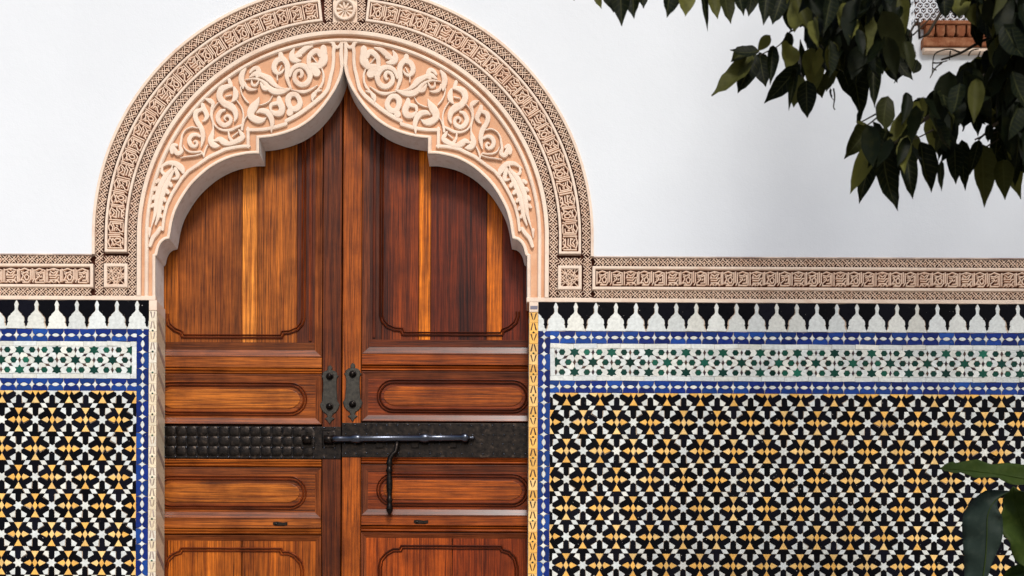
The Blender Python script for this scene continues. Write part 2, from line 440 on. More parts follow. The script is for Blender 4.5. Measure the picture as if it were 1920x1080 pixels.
# outer rim
def ring(mb, r, wd, h0, h1, vl, vr, prof=None):
    p = arc_path(r, vl, vr); sweep(mb, p, prof or [(-.5, h0), (-.5, h1 - .0015), (-.38, h1), (.38, h1), (.5, h1 - .0015), (.5, h0)], False, [wd] * len(p), 1.0, True)
b = MB(); ring(b, 467.1, 5.4, -.03, .012, VT, VT); b.build('outer_rim', M['edge'] if False else M['cream'], arch)
cp = Path(arc_path(456.2, VT - 1, VT - 1)); ch = MB(); bd = MB()
o1 = MB(); chain(o1, bd, cp, 0, cp.len, 7.6, HG, .004)
vl = Path([(CU - 456.2, VB - 8), (CU - 456.2, VT - 1)]); vr = Path([(CU + 458.5, VB - 8), (CU + 458.5, VT - 1)])
chain(o1, bd, vl, 0, vl.len, 7.6, HG, .004); chain(o1, bd, vr, 0, vr.len, 7.6, HG, .004)
x = o1.build('outer_interlace_band', M['strand'], arch, kind='stuff')
bd.build('interlace_bead', M['strand'], x, kind='stuff')
# letter field: raised tray with frame
S0 = 476.0
ip = arc_path(425.8, S0, S0); IP = Path(ip)
KH = 43.0      # half width of the keystone block
half = IP.len / 2
def sub(path, a, bb, t): return [path.at(a + (bb - a) * i / 60, t) for i in range(61)]
ins = MB()
for a, bb in ((0, half - KH), (half + KH, IP.len)):
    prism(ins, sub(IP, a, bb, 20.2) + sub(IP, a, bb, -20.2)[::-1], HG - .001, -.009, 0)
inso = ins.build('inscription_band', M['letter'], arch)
fr = MB()
for a, bb in ((0, half - KH), (half + KH, IP.len)):
    loop = sub(IP, a + 2, bb - 2, 18.1) + sub(IP, a + 2, bb - 2, -18.6)[::-1]
    sweep(fr, loop, [(-.5, -.02), (-.5, .005), (-.3, .0075), (.3, .0075), (.5, .005), (.5, -.02)], True, [4.9] * len(loop))
    letters(IP, a + 6.0, bb - 6.5, inso, 0, -.0092, .0055)
fr.build('band_frame', M['cream'], inso)
# inner interlace
cp = Path(arc_path(394.9, VB - 8, VB - 8)); i1 = MB(); bd = MB()
chain(i1, bd, cp, 0, cp.len, 7.7, HG, .003)
x = i1.build('inner_interlace_band', M['strand'], arch, kind='stuff'); bd.build('interlace_bead', M['strand'], x, kind='stuff')
# keystone block: two short interlaces, round rosette
KP = Path([(CU + 1.5, CV - 403.2), (CU + 1.5, CV - 448.2)])
ks = MB(); bd = MB()
for su in (-1, 1):
    kp = Path([(CU + 1.8 + su * 31.5 * k, CV - 403 - 45.5 * t) for t, k in ((0, .95), (.3, 1.0), (1, 1.0))])
    chain(ks, bd, kp, 0, kp.len, 7.0, HG, .004, 15)
kso = ks.build('keystone_interlace', M['strand'], arch, kind='stuff'); bd.build('interlace_bead', M['strand'], kso, kind='stuff')
rc = (CU + 1.5, CV - 425.5)
ro = MB()
prism(ro, [(rc[0] - 23, CV - 403.6), (rc[0] + 23, CV - 403.6), (rc[0] + 23, CV - 447.5), (rc[0] - 23, CV - 447.5)], HG - .002, -.012, 1)
lp = [(rc[0] + 18.2 * cos(t * pi / 20), rc[1] + 18.2 * sin(t * pi / 20)) for t in range(40)]
sweep(ro, lp, [(-.5, -.02), (-.5, .004), (-.25, .008), (.25, .008), (.5, .004), (.5, -.02)], True, [5.5] * 40)
roo = ro.build('rosette_frame', M['cream'], arch)
pe = MB()
for k in range(10):
    a = k * pi / 5 + .15; q = (cos(a), sin(a))
    ribbon(pe, [(rc[0] + q[0] * 2, rc[1] + q[1] * 2, 1.0), (rc[0] + q[0] * 8, rc[1] + q[1] * 8, 2.6), (rc[0] + q[0] * 14.2, rc[1] + q[1] * 14.2, 4.2)], -.013, -.001 + .0006 * (k % 2))
pe.build('rosette', M['cream'], roo)

# mouldings
b = MB(); ring(b, 382.3, 7.6, -.03, .007, VB - 8, VB - 8); b.build('flat_moulding', M['cream'], arch)
b = MB(); ring(b, 368.6, 6.8, -.02, .001, VB - 8, VB - 8, [(-.5, -.026), (-.5, -.003), (-.2, .0015), (.25, .0015), (.5, -.004), (.5, -.026)]); b.build('ridge_moulding', M['cream'], arch)
# spandrel body with the cusped opening
INL = [(644.2,118),(643.3,126),(641.6,136),(638.4,146.5),(633.6,158),(628,169),(620,181.5),(610,195.5),(600,207.5),(586.7,221),(573,231.5),(558.9,240),(545,246),(531,250.8),(517,254.4),(503,257),(485.5,258.6)]
INL2 = [(485.5,287.5),(473,287.6),(461.7,288.6),(440.8,292.8),(430,296),(420,299.8),(405,307.3),(390,317),(375,329.5),(360,344.5),(349,359),(339.6,374),(332,388),(327,400.5),(322.3,418),(319.3,436),(317,447)]
INL3 = [(309,449),(302.5,454.5),(297.5,464),(294.2,477),(290.8,480),(290.8,566)]
def mir(p):      # left half of the arch in the photograph -> right half (it is not quite its mirror image)
    x = p[0]; K = [(644.2, 644.4), (485.5, 802.5), (317, 961), (290.8, 988.5), (160, 1124)]
    for (a, A), (bq, B) in zip(K, K[1:]):
        if x >= bq or (bq, B) == K[-1]:
            t = (x - a) / (bq - a); return (A + (B - A) * t, p[1])
def smooth_seg(p): return catmull(p, 3)
left_in = smooth_seg(INL) + smooth_seg(INL2) + smooth_seg(INL3[:5]) + [INL3[5]]
right_in = [mir(p) for p in left_in]
LI = [U(*p) for p in left_in]; RI = [U(*p) for p in right_in]
LI[-1] = (LI[-1][0], VB); RI[-1] = (RI[-1][0], VB)
intr = LI[::-1] + RI[1:]
b = MB()
prism(b, arc_path(386.4, VB, VB) + intr[::-1], -.162, -.016, 0)
sp_o = b.build('spandrel', M['terra'], arch)
# soffit faces (the rough underside) laid a hair inside the opening
b = MB()
sweep(b, intr, [(0.25, -.1615), (0.25, -.0055)], False, None, 1.0, False)
sweep(b, intr, [(1.0, -.1612), (1.0, -.0055)], False, None, 1.0, False)
b.build('soffit', M['soffit'], arch)
# raised lip round the opening
lipL = [(p[0], p[1]) for p in LI]; 
def offs(path, d):
    out = []
    for i, p in enumerate(path):
        a = path[max(i - 1, 0)]; c = path[min(i + 1, len(path) - 1)]
        l = hypot(c[0] - a[0], c[1] - a[1]) or 1; out.append((p[0] - (c[1] - a[1]) / l * d, p[1] + (c[0] - a[0]) / l * d))
    return out
lp = MB()
sweep(lp, intr, [(0.1, -.0155), (0.1, -.0015), (-1.6, .001), (-5.0, -.002), (-7.0, -.0155)], False, None, 1.0, False)
lp.build('opening_lip', M['cream'], arch)
for q in (rect(CU - RO, VB - 8, LI[-1][0] + 1, VB - .1), rect(RI[-1][0] - 1, VB - 8, CU + RO, VB - .1)):
    b = MB(); prism(b, q, -.03, .0045, .8); b.build('base_fillet', M['cream'], arch)

# ---------------------------------------------------------------- spandrel carving (traced; zoom factor, corner)
ZM = {'A': (500, 70, 10.8), 'B': (400, 130, 10.8), 'C': (500, 130, 10.8), 'D': (340, 170, 10.8), 'E': (300, 220, 10.8), 'F': (260, 300, 5.4), 'G': (420, 220, 7.2)}
ORN = [
 ('panel_border', 0, [('C', [(900,-530,70),(1150,-576,75),(1290,-573,75),(1362,-498,80),(1350,-348,75),(1352,-198,72),(1335,-32,75),(1300,110,78),(1270,250,80),(1232,385,84),(1150,500,88),(1037,605,90),(800,795,90),(600,930,90),(400,1035,90)], 0)]),
 ('panel_border', 0, [('G', [(830,85,55),(700,125,55),(600,148,52),(480,163,50),(350,166,50),(318,166,50)], 0)]),
 ('panel_border', 0, [('G', [(322,145,46),(324,392,46)], 2), ('G', [(335,385,48),(240,388,48),(150,400,48),(60,418,50),(0,430,50)], 0),
                  ('F', [(870,-108,38),(715,-38,38),(590,50,36),(500,110,36),(430,190,36),(335,340,36),(285,450,35),(255,570,34),(240,700,32)], 1)]),
 ('scroll', 1, [('A', [(470,780,50),(500,680,80),(560,600,100),(680,560,110),(800,610,125),(868,720,125),(868,830,110),(800,930,120),(690,955,115),(585,880,110),(560,780,90),(600,690,80),(680,665,75),(715,730,85),(690,800,60),(655,790,30)], 0)]),
 ('blossom', 1, [('A', [(1150,215,140),(1150,300,160)], 0), ('A', [(1150,370,180),(1140,470,190),(1075,560,150)], 0),
             ('A', [(865,600,110),(850,480,95),(870,370,110),(960,285,125),(1040,280,120),(1075,370,80)], 0), ('A', [(880,600,150),(960,650,190),(1005,710,185)], 0),
             ('A', [(930,560,120),(1060,570,130)], 0), ('A', [(925,395,26),(1010,500,30)], 2)]),
 ('leaf', 1, [('A', [(555,235,35),(510,330,115),(525,425,150),(600,465,120),(685,470,40)], 0), ('A', [(590,375,90),(700,290,125),(800,215,105),(930,178,30)], 0), ('A', [(590,380,90),(690,365,60)], 0)]),
 ('stem', 1, [('A', [(1120,640,35),(1150,740,48),(1145,880,45),(1095,1000,50)], 0), ('C', [(1105,420,30),(1000,440,60)], 1),
          ('C', [(1148,120,42),(1135,250,45),(1065,370,45),(1000,450,60),(950,520,110),(925,590,60),(935,650,20)], 0)]),
 ('blossom', 1, [('A', [(285,345,110),(290,420,140)], 0), ('A', [(330,430,110),(210,465,120),(150,570,115),(160,665,110),(225,725,80),(300,700,60),(345,640,30)], 0), ('A', [(300,570,24),(250,670,30)], 2),
             ('A', [(330,430,120),(405,530,120),(420,650,120),(405,780,95),(435,900,75),(480,1010,55)], 0), ('A', [(212,740,26),(215,860,34)], 2)]),
 ('leaf', 1, [('B', [(740,150,40),(830,90,100),(900,90,120),(1000,120,110),(1130,190,140),(1210,280,110),(1320,360,70),(1460,395,30)], 0), ('B', [(745,60,50),(800,-10,80),(880,-30,100),(920,50,110),(890,130,90)], 0)]),
 ('leaf', 1, [('B', [(650,205,20),(760,190,40),(850,185,48),(970,220,60),(1060,290,90),(1120,370,120),(1230,440,140),(1380,445,125),(1500,405,80),(1590,380,28)], 0), ('B', [(960,280,50),(1020,375,100),(1085,400,70)], 0),
          ('B', [(775,232,34),(785,300,60),(845,325,62),(890,285,50),(915,235,30)], 0)]),
 ('leaf', 1, [('B', [(650,265,26),(665,345,70),(725,395,85),(820,410,55),(890,400,16)], 0), ('B', [(650,-10,50),(590,70,110),(562,180,125),(590,300,110),(600,375,45)], 0),
          ('B', [(548,350,24),(572,480,32),(640,600,40),(705,670,36)], 0)]),
 ('stem', 1, [('B', [(1195,535,18),(1130,640,26),(1020,700,30),(930,722,14)], 0)]),
 ('scroll', 1, [('B', [(320,215,80),(345,300,95)], 0), ('B', [(370,340,60),(280,345,110),(165,400,140),(120,510,135),(150,610,140),(230,690,150),(340,740,165),(430,830,130),(455,950,95),(430,1040,40)], 0),
            ('B', [(420,370,60),(450,470,120),(435,580,110),(370,655,30)], 0), ('B', [(245,545,24),(355,520,34)], 2)]),
 ('scroll', 1, [('D', [(870,390,60),(790,420,90),(735,530,105),(775,640,108),(870,695,105),(965,655,95),(1000,580,75),(960,510,70),(900,510,60),(870,560,44),(900,600,26)], 0)]),
 ('stem', 1, [('D', [(745,240,24),(662,340,28),(622,480,30),(650,640,38),(730,745,45),(850,795,55),(1000,790,70),(1110,740,60),(1220,690,50)], 0)]),
 ('stem', 1, [('D', [(1120,190,24),(1215,330,32),(1255,480,36),(1240,640,44),(1225,780,60)], 0)]),
 ('leaf', 1, [('D', [(1575,125,14),(1525,230,120),(1450,340,180),(1400,440,160),(1425,530,150),(1540,590,160),(1640,590,110),(1715,545,16)], 0), ('D', [(1330,510,24),(1272,600,30),(1245,720,34)], 0)]),
 ('leaf', 1, [('B', [(870,880,16),(960,835,110),(1080,860,130),(1160,960,120),(1190,1080,100),(1180,1190,60),(1170,1280,12)], 0)]),
 ('blossom', 1, [('B', [(1330,585,100),(1340,660,140),(1390,780,140),(1350,880,145),(1250,890,120),(1170,830,55)], 0), ('B', [(1155,790,60),(1175,710,85),(1280,680,90)], 0)]),
 ('blossom', 1, [('C', [(440,700,120),(430,590,130),(490,510,120),(590,510,110),(660,600,110),(670,700,120),(600,790,130),(500,790,120),(440,700,120)], 0), ('C', [(490,800,130),(465,870,150)], 0)]),
 ('leaf', 1, [('C', [(500,412,20),(600,430,40),(720,450,80),(850,425,60),(1030,320,16)], 0)]),
 ('leaf', 1, [('D', [(480,165,24),(580,200,110),(640,265,85),(612,360,55),(600,500,45),(630,620,38),(645,750,36),(632,860,60),(600,960,110),(612,1040,130)], 0),
          ('E', [(1065,250,26),(1050,350,100),(1020,450,120),(1060,540,135),(1130,570,120),(1210,580,18)], 0)]),
 ('blossom', 1, [('E', [(1090,480,30),(1200,440,120),(1300,500,140),(1400,530,100),(1500,500,110),(1620,440,120),(1675,390,100),(1640,330,80)], 0), ('E', [(1385,285,34),(1400,390,55),(1450,465,80)], 0), ('E', [(1600,260,50),(1660,345,100)], 0), ('E', [(1470,385,24),(1570,305,30)], 2)]),
 ('scroll', 1, [('D', [(430,285,90),(445,350,110),(490,430,105),(515,515,105),(470,595,60),(425,615,20)], 0), ('D', [(420,375,80),(310,420,105),(280,520,108),(325,640,105),(400,750,105),(430,870,100),(440,1010,60)], 0),
            ('E', [(790,140,110),(850,260,110),(868,400,100),(850,520,60),(830,600,20)], 0)]),
 ('scroll', 1, [('E', [(800,380,60),(730,345,75),(640,365,95),(588,450,95),(620,550,95),(700,585,75),(750,535,60),(730,480,50),(690,490,34)], 0)]),
 ('stem', 1, [('E', [(765,215,22),(640,192,32),(520,250,32),(450,350,40),(430,450,50),(410,590,65),(430,680,95),(380,735,80)], 0), ('E', [(470,560,16),(510,640,30),(600,690,42),(730,700,42),(830,690,40),(880,770,30)], 0)]),
 ('blossom', 1, [('E', [(330,560,70),(275,560,90),(245,640,120),(240,700,90)], 0), ('E', [(290,640,90),(340,720,110),(400,720,90)], 0)]),
 ('stem', 1, [('E', [(415,815,20),(560,790,32),(720,770,32),(840,735,30)], 0), ('E', [(962,560,28),(905,680,40),(885,800,26)], 0)]),
 ('frond', 1, [('F', [(335,90,30),(268,165,55),(225,245,60),(195,330,58),(178,430,52),(165,540,38),(125,685,10)], 0), ('F', [(350,110,26),(300,200,50),(262,290,56),(232,380,52),(215,470,48),(200,560,44),(170,650,20)], 0),
           ('F', [(200,205,45),(180,220,40)], 2), ('F', [(175,285,45),(160,300,36)], 2), ('F', [(158,370,45),(143,390,34)], 2), ('F', [(148,455,45),(132,470,30)], 2),
           ('F', [(315,240,50),(325,255,44)], 2), ('F', [(285,315,50),(295,328,40)], 2), ('F', [(255,395,46),(265,410,36)], 2), ('F', [(238,480,42),(245,492,32)], 2), ('F', [(222,560,34),(228,575,26)], 2)]),
 ('blossom', 1, [('F', [(222,75,20),(290,30,45),(370,35,60),(430,80,70),(448,120,40)], 0), ('F', [(238,70,20),(235,120,36),(275,150,36)], 0), ('F', [(370,90,40),(392,145,48),(385,180,40),(345,190,22)], 0), ('F', [(345,50,16),(318,120,18)], 2)]),
 ('leaf', 1, [('F', [(215,688,40),(185,735,44),(140,790,46),(115,865,36)], 0), ('F', [(110,700,40),(108,780,10)], 0)]),
]
def carve(side):
    k = 0
    for kind, lay, ribs in ORN:
        mb = MB(); k += 1
        for z, pts, mode in ribs:
            x0, y0, zs = ZM[z]; q = []
            for (x, y, wd) in pts:
                p = (x0 + x / zs, y0 + y / zs)
                if side > 0:
                    p = mir(p); dy = 3.5 * min(1, max(0, (p[0] - 660) / 60)) if lay else (0 if p[1] > 150 else 0)
                    p = (p[0], p[1] + (dy if p[0] < 950 else 1))
                uv = U(*p); q.append((uv[0], uv[1], wd / zs * (.94 if lay else .94)))
            k += .37; top = (.0005 if lay else -.0005) + .0011 * ((k * 7.3) % 1)
            ribbon(mb, q, -.0158, top, smooth=(mode == 0), step=1.5 if len(q) > 2 else 3)
        mb.build(kind, M['cream'], sp_o)
carve(-1); carve(1)
# rib between the two fields above the point of the arch
b = MB()
for sx in (-1, 1):
    q = [U(644.0 + sx * a, y) + (w2,) for a, y, w2 in ((2.9, 84, 5), (4.2, 92, 6.5), (4.4, 102, 7.5), (3.6, 114, 7.0), (3.4, 122, 6.4))]
    ribbon(b, q, -.0158, -.0004 + .0004 * sx)
    q = [U(644.0 + sx * a, y) + (w2,) for a, y, w2 in ((19, 84, 7), (14, 87.5, 7), (8.5, 86.5, 6), (2, 77.5, 7))]
    ribbon(b, q, -.0158, -.0016 + .0003 * sx)
b.build('point_rib', M['cream'], sp_o)

# ---------------------------------------------------------------- friezes left and right of the arch
def frieze(u0, u1, label, side):
    t = thing('carved_frieze', label, 'frieze', PT((u0 + u1) / 2, VB), 'carved plaster friezes beside the arch')
    b = MB(); prism(b, rect(u0, VT, u1, VB), -.30, HG, 0); b.build('frieze_ground', M['recess_shade'], t)
    b = MB(); prism(b, rect(u0, VT - .6, u1, VT + 1.8), -.03, .009, .6); b.build('top_edge', M['edge'], t)
    b = MB(); prism(b, rect(u0, VB - 7.3, u1, VB - .15), -.03, .0055, .8); b.build('base_fillet', M['cream'], t)
    c = MB(); bd = MB()
    for vc, hh in ((490.6, 7.3), (551.2, 7.4)):
        p = Path([(u0, vc), (u1, vc)]); chain(c, bd, p, .5, p.len - .5, hh, HG, .004)
    x = c.build('interlace_band', M['strand'], t, kind='stuff'); bd.build('interlace_bead', M['strand'], x, kind='stuff')
    return t
def tray(t, u0, u1, start, mirror_end=False):
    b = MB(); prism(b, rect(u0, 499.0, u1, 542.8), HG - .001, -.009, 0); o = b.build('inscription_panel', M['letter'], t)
    b = MB(); lp = [(u0 + 2.6, 501.6), (u1 - 2.6, 501.6), (u1 - 2.6, 540.2), (u0 + 2.6, 540.2)]
    sweep(b, lp, [(-.5, -.02), (-.5, .005), (-.3, .0075), (.3, .0075), (.5, .005), (.5, -.02)], True, [5.6] * 4)
    b.build('panel_frame', M['cream'], o)
    p = Path([(u0, 521), (u1, 521)]); letters(p, 7, p.len - 7.5, o, start, -.0092, .0055, .93)
EL = CU - RO; ER = CU + RO
fl = frieze(UL, EL, 'short carved plaster frieze running from the arch towards the left, above the blue-edged tiles', -1)
tray(fl, UL + 4, EL + 2, 2)
frt = frieze(ER, UR, 'long carved plaster frieze running right from the arch, above the widest tiled panel', 1)
tray(frt, ER - 5 + 3, UR - 4, 0)
# square knots at the feet of the arch
for cu, r0, r1 in ((CU - 425.5, CU - 448.5, CU - 402.6), (CU + 425.5, CU + 402.6, CU + 450.5)):
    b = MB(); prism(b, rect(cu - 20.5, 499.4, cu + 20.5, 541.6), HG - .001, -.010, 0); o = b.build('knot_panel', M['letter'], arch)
    b = MB(); lp = [(cu - 19.2, 501), (cu + 19.2, 501), (cu + 19.2, 540), (cu - 19.2, 540)]
    sweep(b, lp, [(-.5, -.02), (-.5, .005), (-.3, .0075), (.3, .0075), (.5, .005), (.5, -.02)], True, [6] * 4); b.build('panel_frame', M['cream'], o)
    b = MB(); h = 0
    a = 16.2; cv = 520.5
    for x0, y0, x1, y1 in ((-1, -1, 1, 1), (1, -1, -1, 1), (-1, -.35, .35, 1), (-.35, -1, 1, .35), (1, -.35, -.35, 1), (.35, -1, -1, .35), (-1, 0, 0, 1), (0, -1, 1, 0), (1, 0, 0, 1), (0, -1, -1, 0), (-1, -.6, 1, -.1), (-1, .6, 1, .1), (-.6, -1, -.1, 1), (.6, -1, .1, 1)):
        h += .0003; sweep(b, [(cu + x0 * a, cv + y0 * a), (cu + x1 * a, cv + y1 * a)], RB3(-.0105, .001 + h), False, [1.7, 1.7])
    b.build('star_knot', M['strand'], o)
    for vc in (490.6, 551.2):
        p = Path([(r0, vc), (r1, vc)]); c = MB(); bd = MB(); chain(c, bd, p, 0, p.len, 7.2, HG, .0035, 16); x = c.build('knot_interlace', M['strand'], arch, kind='stuff'); bd.build('interlace_bead', M['strand'], x, kind='stuff')
# ================================================================ tiled dados
CACHE = {}
def tile(name, poly, cu, cv, m, parent, key=None, h=.0035, f=1.0, jit=True):
    """poly in pixels about (cu, cv); pieces of one cut share their mesh"""
    if key is not None and key in CACHE: me = CACHE[key]
    else:
        mb = MB(); prism(mb, poly, -.006, h, .38, .0006, f, True); me = mb.mesh(name, m)
        if key is not None: CACHE[key] = me
    o = bpy.data.objects.new(name, me)
    hh = random.uniform(-.0005, .0006) if jit else 0
    x, y, z = PT(cu, cv, 0, f); link(o, parent, (x, y - hh, z))
    if jit: o.rotation_euler = (random.gauss(0, .012), random.gauss(0, .02), random.gauss(0, .012))
    return o
def place(lst, parent, rc, limit=290, eye=None):
    """lst: (name, material, key, polygon about origin, cu, cv); single parts up to the limit, the rest joined"""
    by = {}
    for t in lst: by.setdefault((t[0], t[1]), []).append(t)
    for (name, m), L in by.items():
        L.sort(key=lambda t: (0 if (-10 < t[4] < 1930 and t[5] < 1090) else 1, random.random() * .001 + t[5] * .001))
        rest = MB(); n = 0
        for (_, _, key, poly, cu, cv) in L:
            ap = [(p[0] + cu, p[1] + cv) for p in poly]
            c = clip(ap, rc)
            if not c or area(c) < 3.0: continue
            whole = len(c) == len(ap) and abs(area(c) - area(ap)) < .01
            if n < limit:
                if whole: tile(name, inset(poly, .34), cu, cv, M[m], parent, key)
                else:
                    a = sum(p[0] for p in c) / len(c); bq = sum(p[1] for p in c) / len(c)
                    tile(name, [(p[0] - a, p[1] - bq) for p in c], a, bq, M[m], parent)
                n += 1
            else: prism(rest, inset(c, .34) if whole else c, -.006, .0035, .38, .0006)
        if rest.v: rest.build(name + '_field', M[m], parent, kind='stuff')
KY = 53.65 / (62.7 * .8660254)
def pol(r, a): return (r * cos(R(a)), -r * sin(R(a)))
def rot(poly, a): c, s = cos(R(a)), sin(R(a)); return [(x * c + y * s, -x * s + y * c) for x, y in poly]
def star_field(rc, su, sv, parent, a=62.7):
    A = a; L = []
    RT, RI2, KS, KL, KF, HL, HS = 10.3, 5.9, 22.3, 6.4, 26.2, 8.95 * 1.0, 5.2
    star = [pol(RT if k % 2 == 0 else RI2, 30 * k) for k in range(12)]
    # kite about 0 degrees
    kite = [(RT, 0), (KS, -KL), (KF, 0), (KS, KL)]
    h2 = A / 2
    rh = [(h2, -HL), (h2 + HS, 0), (h2, HL), (h2 - HS, 0)]
    def P(r, lat, ang): return rot([(r, lat)], ang)[0]
    # arm about 30 degrees, between the kites at 0 and 60
    arm = [P(RI2, 0, 30), P(RT, 0, 0), P(KS, -KL, 0), P(h2 - HS, 0, 0), P(h2, -HL, 0), P(h2, HL, 60), P(h2 - HS, 0, 60), P(KS, KL, 60), P(RT, 0, 60)]
    # triangle between three cells about the corner at 90 degrees
    Vd = A / math.sqrt(3)
    arm90 = rot(arm, 60)
    sc = lambda q: [(x, y * KY) for x, y in q]
    rows = range(-2, int((rc[3] - sv) / 53.65) + 3)
    for j in rows:
        cv = sv + j * 53.65; o = (a / 2 if j % 2 else 0)
        for i in range(int((rc[0] - su) / a) - 2, int((rc[2] - su) / a) + 3):
            cu = su + i * a + o
            L.append(('star_tile', 'white_glaze', 'st', sc(star), cu, cv))
            for k in range(6):
                L.append(('black_tile', 'black_glaze', 'ar%d' % k, sc(rot(arm, 60 * k)), cu, cv))
                yel = k in (0, 3)
                L.append(('yellow_kite_tile' if yel else 'white_kite_tile', 'yellow_glaze' if yel else 'white_glaze', 'ki%d' % k, sc(rot(kite, 60 * k)), cu, cv))
            for k in (0, 1, 2):
                q = sc(rot(rh, 60 * k)); mx, my = sum(p[0] for p in q) / 4, sum(p[1] for p in q) / 4
                # the corner lozenges beside the borders are white in places, as in the photograph
                yel = (k == 0) and not (rc[0] > 900 and cu < rc[0] + 20 and i % 2 == 0 and j % 4 != 3)
                L.append(('yellow_lozenge_tile' if yel else 'white_lozenge_tile', 'yellow_glaze' if yel else 'white_glaze', 'rh%d' % k, [(p[0] - mx, p[1] - my) for p in q], cu + mx, cv + my))
            for ang in (90, 30):
                c0 = P(Vd, 0, ang)
                tri = [P(h2, -HL, ang - 30), P(h2, HL, ang + 30)]
                # third corner: tip of the lozenge opposite the star
                t3 = P(Vd + (Vd - sum(hypot(*q) * cos(R(30)) * 0 for q in tri)) * 0, 0, ang)
                rr = hypot(tri[0][0] - c0[0], tri[0][1] - c0[1]); t3 = (c0[0] + rr * cos(R(ang)), c0[1] - rr * sin(R(ang)))
                q = sc([tri[0], t3, tri[1]]); mx, my = sum(p[0] for p in q) / 3, sum(p[1] for p in q) / 3
                L.append(('yellow_triangle_tile', 'yellow_glaze', 'tr%d' % ang, [(p[0] - mx, p[1] - my) for p in q], cu + mx, cv + my))
    place(L, parent, rc)
def green_band(rc, su, sv, parent):
    A = 40.2; ky = 18.9 / 20.1; L = []; sc = lambda q: [(x, y * ky) for x, y in q]
    RT, RI2, DL, DS, HR = 10.6, 6.1, 6.0, 2.7, 6.4; h2 = A / 2; Vd = A / math.sqrt(3)
    def P(r, lat, ang): return rot([(r, lat)], ang)[0]
    star = [pol(RT if k % 2 == 0 else RI2, 30 + 30 * k) for k in range(12)]
    hexa = [pol(HR, 60 * k) for k in range(6)]
    dia = [(h2 - DL, 0), (h2, -DS), (h2 + DL, 0), (h2, DS)]
    hc = (Vd, 0)
    chev = [P(RT, 0, 30), P(RI2, 0, 0), P(RT, 0, -30), P(h2 - DL, 0, -30), P(h2, -DS, -30), (hc[0] - HR * .5, HR * .866), (hc[0] - HR, 0), (hc[0] - HR * .5, -HR * .866), P(h2, DS, 30), P(h2 - DL, 0, 30)]
    dx = A * cos(R(30))
    for i in range(int((rc[0] - su) / dx) - 2, int((rc[2] - su) / dx) + 3):
        for j in range(-3, 4):
            if (i + j) % 2: continue
            cu, cv = su + i * dx, sv + j * 18.9
            L.append(('green_star_tile', 'green_glaze', 'gs', sc(star), cu, cv))
            for k in range(6): L.append(('white_chevron_tile', 'white_glaze', 'gc%d' % k, sc(rot(chev, 60 * k)), cu, cv))
            for k in (0, 1):
                p = P(Vd, 0, 60 * k); L.append(('green_hexagon_tile', 'green_glaze', 'gh', sc(hexa), cu + p[0], cv + p[1] * ky))
            for k in (30, 90, 150):
                q = sc(rot(dia, k)); mx, my = sum(p[0] for p in q) / 4, sum(p[1] for p in q) / 4
                L.append(('brown_lozenge_tile', 'brown_glaze', 'gd%d' % k, [(p[0] - mx, p[1] - my) for p in q], cu + mx, cv + my))
    place(L, parent, rc)
def arcpts(p, q, bulge, n=3):
    mx, my = (p[0] + q[0]) / 2, (p[1] + q[1]) / 2; dx, dy = q[0] - p[0], q[1] - p[1]; l = hypot(dx, dy)
    c = (mx - dy / l * bulge, my + dx / l * bulge)
    return [((1 - t) ** 2 * p[0] + 2 * t * (1 - t) * c[0] + t * t * q[0], (1 - t) ** 2 * p[1] + 2 * t * (1 - t) * c[1] + t * t * q[1]) for t in [i / n for i in range(n)]]
def blue_strip(rc, vertical, s0, per, parent, L):
    """joints at s0 + k*per along the strip; strip is 22.6 wide"""
    W2 = 11.3; h = per / 2
    # upper half piece (local: x along, y across), x from 0 to per
    top = [(.3, -W2), (per - .3, -W2), (per - .3, -7.6)] + arcpts((per - .3, -7.6), (per - 6.0, -.3), -2.0) + [(per - 6.0, -.3), (h + 7.6, -.3)] + arcpts((h + 7.6, -.3), (h - 7.6, -.3), 7.6, 5) + [(h - 7.6, -.3), (6.0, -.3)] + arcpts((6.0, -.3), (.3, -7.6), -2.0)
    alm = arcpts((-7.6, 0), (7.6, 0), -7.2, 5) + arcpts((7.6, 0), (-7.6, 0), -7.2, 5)
    st = arcpts((0, -7.8), (5.6, 0), 2.2) + arcpts((5.6, 0), (0, 7.8), 2.2) + arcpts((0, 7.8), (-5.6, 0), 2.2) + arcpts((-5.6, 0), (0, -7.8), 2.2)
    lo = rc[1] if vertical else rc[0]; hi = rc[3] if vertical else rc[2]
    mid = (rc[0] + rc[2]) / 2 if vertical else (rc[1] + rc[3]) / 2
    sw = (lambda q: [(y, x) for x, y in q]) if vertical else (lambda q: q)
    k0 = int((lo - s0) / per) - 2
    for k in range(k0, int((hi - s0) / per) + 2):
        s = s0 + k * per
        at = (lambda d: (mid, s + d)) if vertical else (lambda d: (s + d, mid))
        q1 = sw([(x - h, y + 6) for x, y in top]); q2 = sw([(x - h, -(y + 6)) for x, y in top])
        c = at(h)
        L.append(('blue_tile', 'blue_glaze', ('b1', vertical, round(per, 1)), q1, c[0] - (6 if vertical else 0), c[1] - (0 if vertical else 6)))
        L.append(('blue_tile', 'blue_glaze', ('b2', vertical, round(per, 1)), q2, c[0] + (6 if vertical else 0), c[1] + (0 if vertical else 6)))
        L.append(('white_almond_tile', 'white_glaze', ('al', vertical), sw(alm), c[0], c[1]))
        c = at(0); L.append(('white_cross_tile', 'white_glaze', ('cr', vertical), sw(st), c[0], c[1]))
MER = [(220, 0), (196, 42), (172, 100), (184, 140), (190, 205), (176, 240), (138, 275), (100, 308), (100, 330), (65, 352), (42, 392), (35, 455), (50, 492), (33, 505), (24, 560), (0, 585)]
